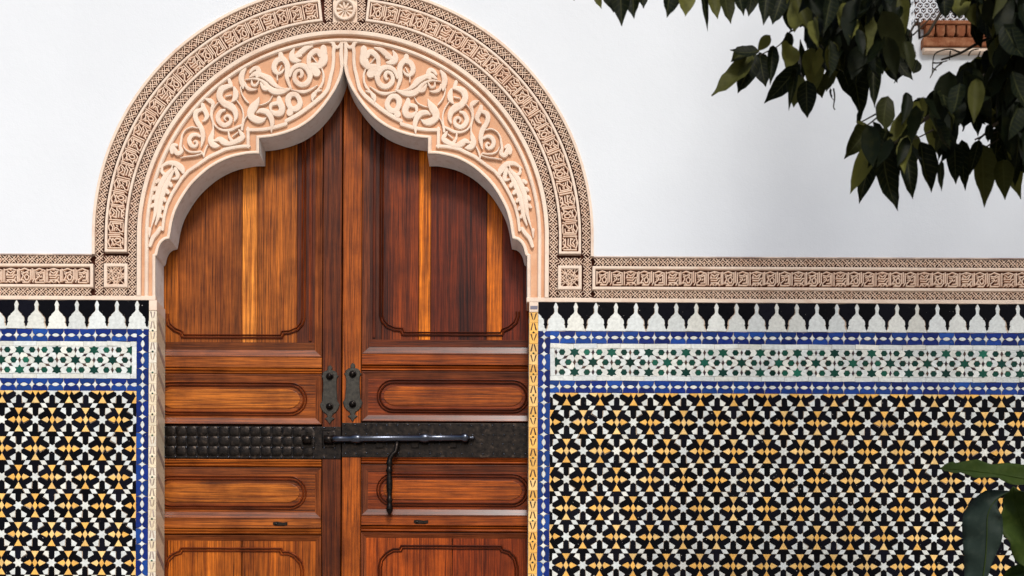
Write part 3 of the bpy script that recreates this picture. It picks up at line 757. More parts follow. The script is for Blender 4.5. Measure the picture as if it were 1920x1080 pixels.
def merlons(rc, s0, per, parent):
    L = []; k = 54.6 / 640
    half = [(min(x / 12, 18.3), y * k * 1.0) for x, y in MER]
    blk = [(-x, y) for x, y in half[::-1]][1:] + half        # spike first ... then right side upwards
    blk = [(-x, y) for x, y in half] + [(x, y) for x, y in half[::-1][1:]]
    H = rc[3] - rc[1]
    r = [(x, y) for x, y in half]                              # right flank of the spike at 0
    wht = [(x, y) for x, y in half] + [(0, H), (per, H)] + [(per - x, y) for x, y in half[::-1]]
    wht = [(x - per / 2, y) for x, y in wht]
    for i in range(int((rc[0] - s0) / per) - 2, int((rc[2] - s0) / per) + 2):
        cu = s0 + i * per
        L.append(('black_merlon_tile', 'black_glaze', 'mb', blk, cu, rc[1]))
        L.append(('white_merlon_tile', 'white_glaze', 'mw', wht, cu + per / 2, rc[1]))
    place(L, parent, rc)
VB0, V1, V2, V3, V4, VEND = 566.6, 621.0, 643.8, 713.4, 736.2, 1130.0
def part_slab(name, t, r, h=-.0012):
    b = MB(); prism(b, rect(*r), -.30 if name == 'mosaic_field' else -.05, h, 0); return b.build(name, M['grout'], t)
def dado(side, u0, u1, label, star, merl, blue_s, green_s, col_in):
    t = thing('tiled_dado', label, 'tile panel', PT((u0 + u1) / 2, 1800))
    core = MB(); prism(core, rect(u0, VB0, u1, VEND), -.30, -.051, 0); core.build('mortar_bed', M['grout'], t)
    c0, c1 = col_in       # the upright border
    f0, f1 = (u0, c0) if side < 0 else (c1, u1)
    p = part_slab('merlon_border', t, (u0, VB0, u1, V1)); merlons((u0 + .2, VB0 + .2, u1 - .2, V1 - .4), merl, 37.65, p)
    p = part_slab('blue_border', t, (f0, V1, f1, V2)); L = []
    blue_strip((f0, V1 + .1, f1, V2 - .1), False, blue_s, 29.6, p, L); place(L, p, (f0, V1 + .1, f1, V2 - .1))
    p = part_slab('blue_border', t, (f0, V3, f1, V4)); L = []
    blue_strip((f0, V3 + .1, f1, V4 - .1), False, blue_s, 29.6, p, L); place(L, p, (f0, V3 + .1, f1, V4 - .1))
    p = part_slab('upright_blue_border', t, (c0, V1, c1, VEND)); L = []
    blue_strip((c0, V1, c1, 725), True, 632.6, 30.8, p, L); rcq = (c0 + .1, V1, c1 - .1, 725.0); place(L, p, rcq); L = []
    blue_strip((c0, 725, c1, VEND), True, 725, 29.8, p, L); place(L, p, (c0 + .1, 725.0, c1 - .1, VEND))
    # green star band between white glazed margins
    p = part_slab('green_star_band', t, (f0, V2, f1, V3))
    gi0, gi1 = (f0, c0 - 9) if side < 0 else (c1 + 9, f1)
    green_band((gi0, 653.2, gi1, 704.4), green_s[0], green_s[1], p)
    n = 0; x = f0; wl = []
    while x < f1 - 1:
        e = min(x + 44, f1)
        for a, bq in ((V2 + .2, 652.8), (704.8, V3 - .2)):
            q = rect(x + .25, a, e - .25, bq); cx, cy = (x + e) / 2, (a + bq) / 2; tile('white_strip_tile', [(i - cx, j - cy) for i, j in q], cx, cy, M['white_glaze'], p)
        x = e
    a, bq = (gi1 + .3, c0 - .3) if side < 0 else (c1 + .3, gi0 - .3)
    q = rect(a, 653.2, bq, 704.4); cx, cy = (a + bq) / 2, 678.8; tile('white_strip_tile', [(i - cx, j - cy) for i, j in q], cx, cy, M['white_glaze'], p)
    p = part_slab('mosaic_field', t, (f0, V4, f1, VEND))
    star_field((f0 + .2, V4 + .3, f1 - .2, VEND), star[0], star[1], p)
    return t
UL2, UR2 = UL, UR
CACHE.clear()
dl = dado(-1, UL2, 276.2, 'narrow mosaic-tiled wall panel at the left of the door, under the short frieze', (64.4 , 791.0), 12.5 - 3.2, 264.6, (253.8 - 9 - 3.0 - 34.8 * 1 + 1.5, 678.8), (253.6, 276.2))
dr = dado(1, 1006.0, UR2, 'broad mosaic-tiled wall panel right of the door, partly behind the big green leaves', (1060.0, 791.2), 1020.0, 1016.6, (1041.0 - 1.5, 678.8), (1006.0, 1028.6))

# ---------------------------------------------------------------- tiled jamb strips
def jamb(u0, u1, side, label):
    t = thing('tiled_jamb', label, 'door jamb', PT((u0 + u1) / 2, 1800), 'tiled jambs on both sides of the door')
    b = MB(); prism(b, rect(u0, 585.5, u1, VEND), -.161, .002, 0); prism(b, rect(u0, VEND, u1, 1800), -.161, .001, 0); b.build('jamb_core', M['grout'], t)
    b = MB(); prism(b, rect(u0 + .2, VB0 + .2, u1, 585.3), -.161, .006, .8); b.build('plaster_cap', M['cream'], t)
    if side > 0:
        b = MB(); prism(b, rect(u0 + 2, 574, u1 - 1, 580.5), .004, .0075, .5); b.build('slate_tile', M['slate_glaze'], t)
    v = 586.0; per = 39.2; cu = (u0 + u1) / 2
    while v < VEND - 1:
        e = min(v + per / 2, VEND)
        o = tile('yellow_strip_tile', [(a - cu, bq - (v + e) / 2) for a, bq in rect(u0 + .3, v + .25, u1 - .3, e - .25)], cu, (v + e) / 2, M['yellow_glaze' if side > 0 else 'ivory_glaze'], t, ('ys', side) if e - v > 19 else None, .0045)
        v = e
    v = 586.0; wd = (u1 - u0) / 2
    while v < VEND - 30:
        for k, (y0, y1) in enumerate(((1.5, 14.5), (33.5, 20.5))):
            for sx in (-1, 1):
                q = [(sx * (wd - 2.3), y0), (sx * (wd - 4.9), y0), (sx * .5, y1), (sx * 2.6, y1 + (0 if k else -2))]
                mx, my = sum(p[0] for p in q) / 4, sum(p[1] for p in q) / 4
                tile('brown_sliver_tile', [(p[0] - mx, p[1] - my) for p in q], cu + mx, v + my, M['brown_glaze' if side > 0 else 'faded_glaze'], t, ('sl', k, sx, side), .0062)
        q = [(-2.4, 0), (0, -1.8), (2.4, 0), (0, 1.8)]
        tile('green_chip_tile', q, cu, v + 37.3, M['green_glaze'], t, 'gch', .0062)
        v += per
    # inward face of the jamb: slanting glazed bars on plaster
    x = PT(u1, 0)[0] if side < 0 else PT(u0, 0)[0]
    sg = 1 if side < 0 else -1
    m = MB(); z0 = PT(0, VEND)[2]; z1 = PT(0, 586)[2]
    X = lambda d: x + sg * d
    m.add([(X(.001), .000, z0), (X(.001), .16, z0), (X(.001), .16, z1), (X(.001), .000, z1)], [(0, 1, 2, 3)])
    m.build('reveal_tiles', M['ivory_glaze'], t)
    z = z1 - .03
    while z > z0 + .1:
        m = MB(); zz = z
        a = (X(.003), .012, zz); bq = (X(.003), .145, zz - .075); c = (X(.003), .145, zz - .11); d2 = (X(.003), .012, zz - .03)
        m.add([a, bq, c, d2] + [(X(0.0), p[1], p[2]) for p in (a, bq, c, d2)], [(0, 1, 2, 3), (0, 4, 5, 1), (1, 5, 6, 2), (2, 6, 7, 3), (3, 7, 4, 0)])
        m.build('reveal_bar_tile', M['faded_glaze'], t); z -= .145
M['ivory_glaze'] = mat('ivory_glaze', glaze((.78, .66, .46), .12, c2=(.78, .72, .60)))
jamb(276.5, 291.2, -1, 'slim tiled jamb at the left of the door, pale ivory chevrons')
jamb(989.0, 1005.8, 1, 'slim tiled jamb at the right of the door, yellow with dark chevrons')
# ================================================================ double door, 16 cm back in the opening
DD = -.16; FD = FZ(DD)
def tint(o, c): o.color = (c[0], c[1], c[2], 1); return o
def slab(name, q, h0, h1, parent, m='wood_h', c=(.26, .08, .022), ch=.7, chd=.0015, **k):
    b = MB(); prism(b, q, DD + h0, DD + h1, ch, chd, FD); return tint(b.build(name, M[m], parent, **k), c)
def strip(name, pts, prof, parent, closed=False, m='wood_h', c=(.26, .08, .022), caps=True):
    b = MB(); sweep(b, pts, [(o, DD + h) for o, h in prof], closed, None, FD, caps and not closed)
    o = b.build(name, M[m], parent)
    o.data.materials.append(M['wood_v']); N = len(pts); K = len(prof) - 1
    for i in range(N if closed else N - 1):
        a, c2 = pts[i], pts[(i + 1) % N]
        if abs(c2[1] - a[1]) > abs(c2[0] - a[0]):
            for k in range(K): o.data.polygons[i * K + k].material_index = 1
    return tint(o, c)
REED = [(-6, -.012), (-5.6, -.004), (-4.2, .001), (-2.8, -.003), (-1.2, -.011), (0, -.0095), (1.2, -.011), (2.8, -.002), (4.2, .003), (5.6, -.003), (6, -.012)]
REEDS = [(-8.2, -.0125), (-7.6, -.0175), (-6.8, -.015), (-6.2, -.007), (-5.2, -.0035), (-4.2, -.007), (-3.4, -.016), (-2.4, -.016), (-1.4, -.0055), (0, -.001), (1.4, -.0055), (2.2, -.0175), (3.0, -.0125)]
def flat_prof(w): return [(-w, -.02), (-w + .6, 0), (w - .6, 0), (w, -.02)]
def dome(mb, u, v, r, h0, hh, f=FD, n=10, rings=3, sq=0, k=1.0):
    vs = [PT(u, v, h0 + hh, f)]; fs = []
    for i in range(1, rings + 1):
        a = i / rings * pi / 2
        for j in range(n):
            t = 2 * pi * j / n + .2; x, y = cos(t), sin(t)
            if sq: m = max(abs(x), abs(y)); m = 1 + (1 / m - 1) * sq; x *= m; y *= m
            vs.append(PT(u + r * sin(a) * x, v + r * k * sin(a) * y, h0 + hh * cos(a), f))
    for j in range(n): fs.append((0, 1 + j, 1 + (j + 1) % n))
    for i in range(rings - 1):
        for j in range(n):
            a, b2 = 1 + i * n + j, 1 + i * n + (j + 1) % n; fs.append((a, a + n, b2 + n, b2))
    mb.add(vs, fs)
def tube(mb, pts, rad, n=12):
    """3-D tube through points with radii"""
    vs = []; fs = []; N = len(pts)
    P = [Vector(p) for p in pts]
    up = None
    for i in range(N):
        t = (P[min(i + 1, N - 1)] - P[max(i - 1, 0)]).normalized()
        if up is None: up = t.orthogonal().normalized()
        up = (up - t * up.dot(t)).normalized(); s2 = t.cross(up)
        for j in range(n):
            a = 2 * pi * j / n; vs.append(tuple(P[i] + (up * cos(a) + s2 * sin(a)) * rad[i]))
    for i in range(N - 1):
        for j in range(n): fs.append((i * n + j, i * n + (j + 1) % n, (i + 1) * n + (j + 1) % n, (i + 1) * n + j))
    fs.append(tuple(range(n))[::-1]); fs.append(tuple((N - 1) * n + j for j in range(n)))
    mb.add(vs, fs)
GAPU = 638.0
def leaf_door(side, label, dv, cs):
    """side -1: hinged left; x runs from the hidden edge to the meeting stile"""
    hid, inn, st0, st1 = (262.0, 600.4, 602.0, 636.8) if side < 0 else (1014.0, 675.6, 674.0, 639.4)
    mx = (lambda a, b2: (a, b2) if a < b2 else (b2, a))
    def RC(ua, va, ub, vb): ua, ub = mx(ua, ub); return rect(ua, va, ub, vb)
    t = thing('door_leaf', label, 'door', PT((hid + st1) / 2, 1798, DD), 'leaves of the double door')
    V = lambda y: y + dv
    slab('leaf_core', RC(hid, 90, st1, 1797), -.06, -.030, t, 'wood_v', (.05, .02, .01), 0)
    slab('stile', RC(st0, 90, st1, 1797), -.029, 0, t, 'wood_v', cs['stile'], 1.0, .002)
    # ---- upper field of upright boards
    w0, w1 = hid, inn; Vb = V(671)
    edges = cs['boards']
    for (a, b2, c, mm) in edges:
        slab('upright_board', RC(a, 90, b2, V(657)), -.030, -.0125 + random.uniform(-.0004, .0004), t, mm, c, .5, .001)
    sgn = -side
    # bevel at the stile side and at the foot (outer slope of the panel)
    strip('panel_bevel', [(w0, V(671)), (w1 , V(671)), (w1, 90)] if side < 0 else [(w0, V(671)), (w1, V(671)), (w1, 90)],
          [(0, -.0295), (0, 0), (-1.2 * sgn, .0), (-2 * sgn, -.002), (-12.5 * sgn, -.0118), (-14 * sgn, -.0128), (-14 * sgn, -.0295)], t, m='wood_b', c=cs['bevel'])
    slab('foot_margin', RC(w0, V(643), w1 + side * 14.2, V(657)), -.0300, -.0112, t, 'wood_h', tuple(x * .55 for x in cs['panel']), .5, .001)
    uo = lambda d: w1 + side * d        # d pixels away from the stile into the panel
    # reeded frame with cusped corners
    m1 = [(uo(33), 90), (uo(33), V(598)), (uo(36), V(609)), (uo(46), V(620)), (uo(60), V(626)), (uo(72), V(627)), (uo(75), V(634)), (uo(78), V(634.5))]
    hc = w0 + (-side) * 44
    L = abs(hc - w1)
    m2 = [(uo(L - 34), V(634.5)), (uo(L - 31), V(634)), (uo(L - 28), V(627)), (uo(L - 16), V(622)), (uo(L - 4), V(611)), (uo(L), V(598)), (uo(L), V(590))]
    path = m1 + m2
    strip('reeded_frame', path, REEDS if side > 0 else [(-o, h) for o, h in REEDS[::-1]], t, m='wood_b', c=cs['reed'])
    strip('upright_reed', [(uo(22), 90), (uo(22), V(640))], [(-3, -.0135), (-2.4, -.007), (0, -.0045), (2.4, -.007), (3, -.0135)], t, m='wood_v', c=cs['reed'])
    # ---- rails and panels below
    def rail(a, b2, name='rail', c=None, h=.001): return slab(name, RC(w0, V(a), w1, V(b2)), -.029, h, t, 'wood_h', c or cs['rail'], .8, .0018)
    def reedline(v, c=None):
        strip('rail_moulding', [(w0, V(v)), (w1, V(v))], [(-5.2, -.016), (-5.0, -.004), (-3.2, .002), (-1.0, -.002), (.2, -.008), (1.4, -.003), (3.0, .001), (4.6, -.005), (5.2, -.016)], t, c=c or cs['rail'])
    rail(672, 691.5); reedline(698); rail(975, 992.5); reedline(999); rail(863.2, 866.5, 'rail'); reedline(872)
    def panel(a, b2, c):
        pt, pb = V(a), V(b2)
        slab('panel', RC(w0, pt, w1, pb), -.030, -.0125, t, 'wood_h', c, 0)
        strip('panel_bevel', [(w0, pb), (w1, pb), (w1, pt), (w0, pt)], [(0, -.0295), (0, 0), (-1.0 * sgn, 0), (-1.6 * sgn, -.0025), (-10.5 * sgn, -.0108), (-12 * sgn, -.0122), (-12 * sgn, -.0295)], t, m='wood_b', c=cs['bevel'])
        # long round-ended moulding
        h = (b2 - a) / 2 - 22; vc = (pt + pb) / 2 - 1.2
        x0 = uo(34); hw = 25.0; x1 = w0 - side * 30
        q = []
        for k in range(13):
            an = -pi / 2 + pi * k / 12; q.append((x0 + side * (hw - hw * cos(an)), vc - hw * sin(an) * (1)))
        for k in range(13):
            an = pi / 2 + pi * k / 12; q.append((x1 - side * (hw + hw * cos(an)), vc - hw * sin(an)))
        strip('round_ended_moulding', q, REEDS if side > 0 else [(-o, h) for o, h in REEDS[::-1]], t, True, m='wood_b', c=cs['reed'])
        q2 = [(p[0] + (1 if (p[0] < (x0 + x1) / 2) else -1) * 7, vc + (p[1] - vc) * (hw - 7) / hw) for p in q]
        slab('panel_centre', q2, -.0124, -.0085, t, 'wood_h', cs['centre'], .8, .001)
    panel(704, 797, cs['panel']); panel(879, 974, cs['panel'])
    # ---- lowest panel in view
    for (a, b2, c) in cs['low']: slab('upright_board', RC(a, V(1006), b2, 1500), -.030, -.0125 + random.uniform(-.0006, .0006), t, 'wood_v', c, .5, .001)
    strip('panel_bevel', [(w0, V(1006)), (w1, V(1006)), (w1, 1500)], [(0, -.0295), (0, 0), (1.2 * sgn, 0), (9 * sgn, -.0112), (10 * sgn, -.0124), (10 * sgn, -.0295)], t, c=cs['bevel'])
    path = [(uo(33), 1500), (uo(33), V(1070)), (uo(36), V(1056)), (uo(46), V(1044)), (uo(60), V(1036)), (uo(72), V(1036)), (uo(75), V(1030)), (uo(L - 31), V(1030)), (uo(L - 28), V(1036)), (uo(L - 16), V(1040)), (uo(L - 4), V(1052)), (uo(L), V(1070)), (uo(L), 1500)]
    strip('reeded_frame', path, REEDS if side < 0 else [(-o, h) for o, h in REEDS[::-1]], t, m='wood_b', c=cs['reed'])
    slab('rail', RC(w0, 1501, w1, 1797), -.029, 0, t, 'wood_h', cs['rail'], 1, .002)
    return t
LC = dict(stile=(0.121, 0.026, 0.0043), bevel=(0.224, 0.060, 0.0144), reed=(0.201, 0.039, 0.0067), rail=(0.336, 0.092, 0.0134), panel=(0.252, 0.062, 0.0072), centre=(0.392, 0.116, 0.0144),
  boards=[(262, 331, (0.392, 0.109, 0.0106), 'wood_v'), (331.5, 449, (0.252, 0.067, 0.0086), 'wood_v'), (449.6, 477.6, (0.690, 0.239, 0.0360), 'wood_v'), (478.2, 552, (0.354, 0.099, 0.0115), 'wood_v'), (552.6, 600.6, (0.093, 0.019, 0.0043), 'wood_v')],
  low=[(262, 311, (0.187, 0.042, 0.0058)), (312.4, 450.4, (0.429, 0.113, 0.0096)), (452.4, 600.6, (0.354, 0.088, 0.0077))])
RCX = dict(stile=(0.317, 0.074, 0.0067), bevel=(0.159, 0.039, 0.0115), reed=(0.103, 0.019, 0.0043), rail=(0.280, 0.058, 0.0058), panel=(0.214, 0.039, 0.0048), centre=(0.354, 0.081, 0.0077),
  boards=[(675.4, 712, (0.070, 0.016, 0.0053), 'wood_v'), (712.6, 781, (0.196, 0.035, 0.0038), 'wood_vs'), (781.6, 803, (0.616, 0.169, 0.0086), 'wood_v'), (803.6, 909, (0.121, 0.018, 0.0029), 'wood_vs'), (909.6, 938, (0.560, 0.141, 0.0067), 'wood_v'), (938.6, 1014, (0.149, 0.019, 0.0029), 'wood_v')],
  low=[(675.4, 845.4, (0.336, 0.063, 0.0058)), (847.2, 1014, (0.224, 0.035, 0.0038))])
dL = leaf_door(-1, 'left leaf of the wooden door, brown boards with one pale board, hammered iron band', 0, LC)
dR = leaf_door(1, 'right leaf of the wooden door, dark red boards, two orange, with the bolt', -6.5, RCX)
# ---------------------------------------------------------------- iron bands
def box_uv(mb, u0, v0, u1, v1, h0, h1, ch=.8, chd=.001): prism(mb, rect(u0, v0, u1, v1), DD + h0, DD + h1, ch, chd, FD)
b = MB(); box_uv(b, 262, 802, 637.2, 862.2, -.02, .004); bl = b.build('iron_band', M['iron'], dL)
boss = 0
for i in range(17):
    for j in range(3):
        cu, cv = 317.5 + (i - 2) * 19.9 + (j % 2) * 1.0, 811.5 + j * 18.6
        if cu > 596: continue
        m = MB(); dome(m, cu + random.uniform(-.4, .4), cv, 9.9, DD + .0034, .0050, n=12, rings=4, sq=.6); m.build('hammered_boss', M['iron'], bl, True)
m = MB()
for i in range(19):
    for j in range(4):
        cu, cv = 327.5 + (i - 3) * 19.9, 804.3 + j * 18.6 + (0 if j < 3 else -.5)
        if cu < 632: dome(m, cu, cv, 1.9, DD + .004, .0075, n=7, rings=2)
m.build('rivets', M['polish'], bl, True, kind='stuff')
b = MB(); box_uv(b, 638.9, 794.4, 1014, 858.6, -.02, .004); br = b.build('iron_band', M['iron'], dR)
m = MB()
for j, vv in enumerate((798.3, 815.6, 833.5, 851.5)):
    for i in range(20):
        cu = 644 + i * 19.8 + (j % 2) * 2
        if cu < 1008: dome(m, cu, vv + random.uniform(-.6, .6), 1.7, DD + .004, .006, n=7, rings=2)
for i in range(30):
    u = random.uniform(655, 985); v = random.uniform(800, 853)
m.build('rivets', M['polish'], br, True, kind='stuff')
# ---------------------------------------------------------------- pull plates
def plate(par, pu, pv):
    O = [(0, -55), (3, -53), (5, -49), (3.5, -46), (9, -44), (14, -40), (13.5, -37), (16.5, -35), (13.5, -30), (12.8, -24), (13, -8), (14, 4), (14.5, 12), (18.5, 19), (16.5, 26), (12, 33), (6, 37), (4, 42), (9.5, 45), (4.5, 49), (0, 56)]
    q = O + [(-x, y) for x, y in O[::-1][1:-1]]
    b = MB(); prism(b, [(pu + x, pv + y) for x, y in q], DD - .002, DD + .006, 1.0, .002, FD); o = b.build('pull_plate', M['plate'], par)
    for dy in (-33.5, 23):
        m = MB(); dome(m, pu, pv + dy, 7.6, DD + .005, .006, n=16, rings=3); dome(m, pu, pv + dy, 5.4, DD + .010, .018, n=16, rings=4); m.build('plate_knob', M['iron'], o, True)
plate(dL, 616.0, 741.5); plate(dR, 659.0, 737.0)
# ---------------------------------------------------------------- sliding bolt with its handle
def Q(px, py, d): u, v = U(px, py); return PT(u, v, DD + d, FD)
bo = MB()
b0 = Q(626, 825.5, .034); b1 = Q(878, 823, .034)
xs = [(626, 7.5), (640, 6.0), (660, 6.3), (662, 8.2), (672, 8.8), (677, 8.2), (679, 6.2), (788, 6.4), (791, 8.4), (797, 9.2), (803, 8.4), (806, 6.3), (866, 6.4), (868, 8.6), (873, 9.2), (877, 8.2), (880, 4), (883, 2.4), (886, 3.8), (889, 3.0), (891, .8)]
tube(bo, [Q(x, 825.5 - (x - 626) * .009, .034) for x, r in xs], [r * S * FD * (1.0) for x, r in xs], 16)
bolt = bo.build('sliding_bolt', M['polish'], dR, True)
b = MB()
for (pu, w2) in ((657, 6), (712, 7), (778, 7), (850, 6)):
    u, v = U(pu, 824.5)
    if pu == 657: continue
    prism(b, rect(u - w2, v + 4, u + w2, v + 16), DD + .003, DD + .012, 1, .001, FD)
b.build('bolt_staple', M['iron'], bolt, kind='stuff')
for (px, ww, hh, par) in ((577, 13.5, 34, bl), (617, 13, 30, bl)):
    u, v = U(px, 824)
    b = MB(); prism(b, rect(u - ww, v - hh * .55, u + ww, v + hh * .55), DD + .003, DD + .007, 2, .001, FD)
    O = Q(px, 826, 0)
    tube(b, [Q(px - 8, 826, .02), Q(px + 8, 826, .02)], [.026, .026], 16)
    dome(b, u - 1, v - hh * .55 + 5, 2.2, DD + .007, .005, n=8, rings=2)
    b.build('bolt_keeper', M['iron'], par, True)
hb = MB()
pts = [(745.5, 829, .036, 4.2), (745.2, 840, .040, 4.2), (743.5, 850, .044, 4.5), (738, 855, .046, 4.8), (733.5, 861, .047, 4.8), (731.8, 868, .047, 5.2), (731.5, 872, .047, 6.4), (731.5, 877, .047, 4.4), (731.5, 881, .047, 5.0), (731.5, 885, .047, 6.8), (731.5, 889, .047, 5.2), (731.6, 893, .047, 4.6), (731.8, 905, .047, 6.0), (731.9, 915, .047, 6.0), (732, 928, .047, 4.6), (732, 936, .047, 4.4), (732, 940, .047, 6.3), (732, 944, .047, 4.6), (732, 950, .047, 5.2), (732, 956, .047, 6.6), (732, 961, .047, 5.6), (732, 965, .047, 3.4), (732, 968, .047, 1.2)]
tube(hb, [Q(a, c, d) for a, c, d, r in pts], [r * S * FD for a, c, d, r in pts], 14)
hb.build('bolt_handle', M['iron'], bolt, True)
# small iron catches and old nail holes
for px, py, par in ((527, 982.5, dL), (791, 979, dR)):
    u, v = U(px, py); b = MB(); prism(b, [(u - 15, v - 3), (u - 9, v - 4.2), (u + 4, v - 2.6), (u + 12, v - 3.6), (u + 12, v + 2), (u + 5, v + 3.6), (u - 11, v + 3.4), (u - 15, v + 1)], DD - .003, DD + .006, .8, .002, FD)
    dome(b, u - 9, v, 2.6, DD + .005, .005, n=8, rings=2); b.build('small_catch', M['iron'], par)
# ================================================================ carved ledge of a window high on the wall (seen between the leaves)
wn = thing('window_surround', 'brown carved ledge below pale carved plaster, glimpsed between the tree leaves at the top', 'window', PT(1850, 95))
u0, u1 = 1722.0, 2140.0
b = MB(); prism(b, [(u0 + 2, 99), (u1, 99), (u1, 91), (u0, 91)], -.0, .035, 1.2, .003); b.build('ledge_foot', M['cream'], wn)
b = MB(); prism(b, rect(u0 - 1, 74, u1, 90.8), 0, .045, 1.2, .003); b.build('ledge_board', M['eave'], wn)
x = u0 + 4
while x < u1 - 20:
    b = MB(); prism(b, [(x, 52), (x + 16, 52), (x + 16, 66), (x + 13, 73.5), (x + 3, 73.5), (x, 66)], 0, .05 , 1.6, .004); b.build('corbel', M['eave'], wn); x += 19
b = MB(); prism(b, rect(u0 - 3, 44, u1, 51.5), 0, .055, 1.2, .003); b.build('ledge_top', M['eave'], wn)
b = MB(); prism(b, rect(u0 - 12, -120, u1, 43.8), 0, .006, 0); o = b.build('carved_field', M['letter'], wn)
c = MB()
for j in range(16):
    for i in range(34):
        cu = u0 - 10 + i * 12.6 + (j % 2) * 6.3; cv = 40 - j * 9.5
        q = [(cu + 7.4 * cos(a), cv - 8.4 * sin(a), 3.0) for a in [pi * k / 6 for k in range(7)]]
        ribbon(c, q, .005, .013 + .0003 * ((i + j) % 3), prof=RB3(.005, .013 + .0003 * ((i + j) % 3)), round_=False, smooth=False, step=4)
        ribbon(c, [(cu - 3, cv - 4, 1.8), (cu, cv - 1, 2.2), (cu + 3, cv - 4, 1.8)], .005, .0125, prof=RB3(.005, .0125), round_=False, smooth=False, step=3)
c.build('scale_carving', M['wall'], o, kind='stuff')

# ================================================================ leaves
def leaf_mesh(name, m, wk=.5, curl=.10, fold=.16, n=9, wav=.02, seed=0):
    rr = random.Random(seed); vs = []; fs = []; K = 5
    for i in range(n + 1):
        t = i / n
        w = wk * (math.sin(pi * min(1, t * 1.02) ** .82)) ** .80 * (1 - .30 * t) * .5 if 0 < t < 1 else 0.004
        if t > .8: w *= (1 - (t - .8) * 1.9)
        z = curl * (t * t) - .05 * sin(pi * t)
        for k in range(K):
            s = (k - 2) / 2
            vs.append((s * w, t, z + fold * abs(s) * w * 2 + wav * sin(t * 17 + s * 3 + seed) * abs(s)))
    for i in range(n):
        for k in range(K - 1): a = i * K + k; fs.append((a, a + 1, a + K + 1, a + K))
    me = bpy.data.meshes.new(name); me.from_pydata(vs, [], fs); me.materials.append(m); uvl = me.uv_layers.new(name='leaf')
    for lp in me.loops: vi = lp.vertex_index; uvl.data[lp.index].uv = ((vi % K) / (K - 1), (vi // K) / n)
    me.polygons.foreach_set('use_smooth', [True] * len(me.polygons)); return me
LM = [leaf_mesh('leaf', M['leaf'], .50, .12, .18, seed=1), leaf_mesh('leaf', M['leaf'], .56, .05, .30, seed=2), leaf_mesh('leaf', M['leaf'], .44, .22, .10, seed=3), leaf_mesh('leaf', M['leaf'], .60, -.10, .22, seed=4)]
TY = 2.3        # the hanging boughs are about this far in front of the wall
def W3(px, py, d): u, v = U(px, py); return Vector(PT(u, v, d, FZ(d)))
tree = thing('overhanging_tree', 'dark leafy tree hanging its pointed leaves in front of the white wall', 'tree', (3.35, -2.7, 0))
NL = [0]; rest = MB()
def put_leaf(base, tip, w, face=0.0, var=None):
    y = tip - base; l = y.length
    y = y / l; toc = Vector((0, -1, 0)); z = (toc - y * toc.dot(y))
    if z.length < .05: z = Vector((1, 0, 0))
    z.normalize(); x = y.cross(z); c, s = cos(face), sin(face); x2 = x * c + z * s; z2 = z * c - x * s
    m = var if var is not None else random.randrange(4)
    nat = (.50, .56, .44, .60)[m] * .5
    Mx = Matrix(((x2.x * w / nat / 2 * 1.0, y.x * l, z2.x * l, base.x), (x2.y * w / nat / 2, y.y * l, z2.y * l, base.y), (x2.z * w / nat / 2, y.z * l, z2.z * l, base.z), (0, 0, 0, 1)))
    if NL[0] < 296:
        o = bpy.data.objects.new('leaf', LM[m]); COL.objects.link(o); WL[o.name] = Vector((0, 0, 0))
        o.parent = tree; o.matrix_parent_inverse = Matrix.Translation(-WL[tree.name]); o.matrix_basis = Mx; NL[0] += 1
    else:
        me = LM[m]; rest.add([tuple(Mx @ v.co) for v in me.vertices], [tuple(p.vertices) for p in me.polygons])
# leaves whose outlines can be read in the photograph: base, tip (photo pixels), width
EX = [
 # top fringe
 (1062,-42,1073,17,44),(1112,-30,1129,26,18),(1142,-45,1146,30,46),(1162,-40,1165,44,44),(1182,-42,1190,38,42),(1206,-40,1204,20,30),
 (1262,-35,1248,37,44),(1290,-40,1281,35,46),(1316,-30,1328,55,15),(1335,-35,1343,40,34),(1360,-25,1365,48,40),(1382,-35,1394,34,36),(1416,-30,1400,33,34),
 (1440,-30,1434,41,40),(1470,-20,1446,55,42),(1478,10,1483,60,30),(1500,-10,1492,80,46),
 # first cluster
 (1428,84,1444,66,20),(1444,66,1420,96,24),(1424,96,1368,100,34),(1412,104,1337,193,50),(1418,100,1379,183,42),(1424,98,1434,168,40),(1398,92,1373,112,28),
 # second cluster
 (1449,86,1447,153,26),(1476,60,1480,100,22),(1482,84,1470,130,50),(1500,120,1433,203,44),(1492,130,1479,200,18),(1498,140,1488,207,36),(1512,150,1513,227,42),(1530,135,1540,185,40),(1557,165,1556,195,8),(1556,130,1548,180,24),
 (1577,100,1597,204,48),(1600,120,1619,218,48),(1640,95,1636,212,30),(1590,70,1580,150,44),(1520,90,1526,180,50),(1550,60,1560,160,56),
 # lower mass
 (1622,232,1602,232,14),(1614,230,1601,268,20),(1632,236,1580,302,44),(1640,262,1591,370,40),(1640,275,1608,386,40),(1664,240,1645,300,38),(1662,268,1634,340,44),(1656,280,1671,402,52),
 (1700,278,1710,381,36),(1690,262,1700,340,48),(1727,266,1743,364,50),(1768,205,1766,300,42),(1750,212,1782,270,30),(1765,300,1761,359,16),(1790,268,1792,348,36),(1803,262,1809,360,30),(1836,262,1818,330,26),(1842,272,1850,381,50),
 (1880,300,1885,368,40),(1888,262,1905,378,48),(1872,240,1870,330,52),(1902,295,1902,352,22),(1912,240,1930,350,46),(1700,215,1672,290,40),(1722,190,1690,262,48),(1664,180,1650,262,44),(1612,205,1606,246,10),
 (1856,232,1850,272,18),(1745,212,1752,300,40),(1900,200,1882,292,50),(1925,190,1915,300,50),(1720,112,1710,140,30),(1772,-24,1770,44,38),(1802,-30,1792,46,50),(1832,-20,1824,56,50),(1850,20,1846,84,36),(1862,90,1850,150,40),(1822,40,1838,92,36),(1790,-10,1782,40,40),
]
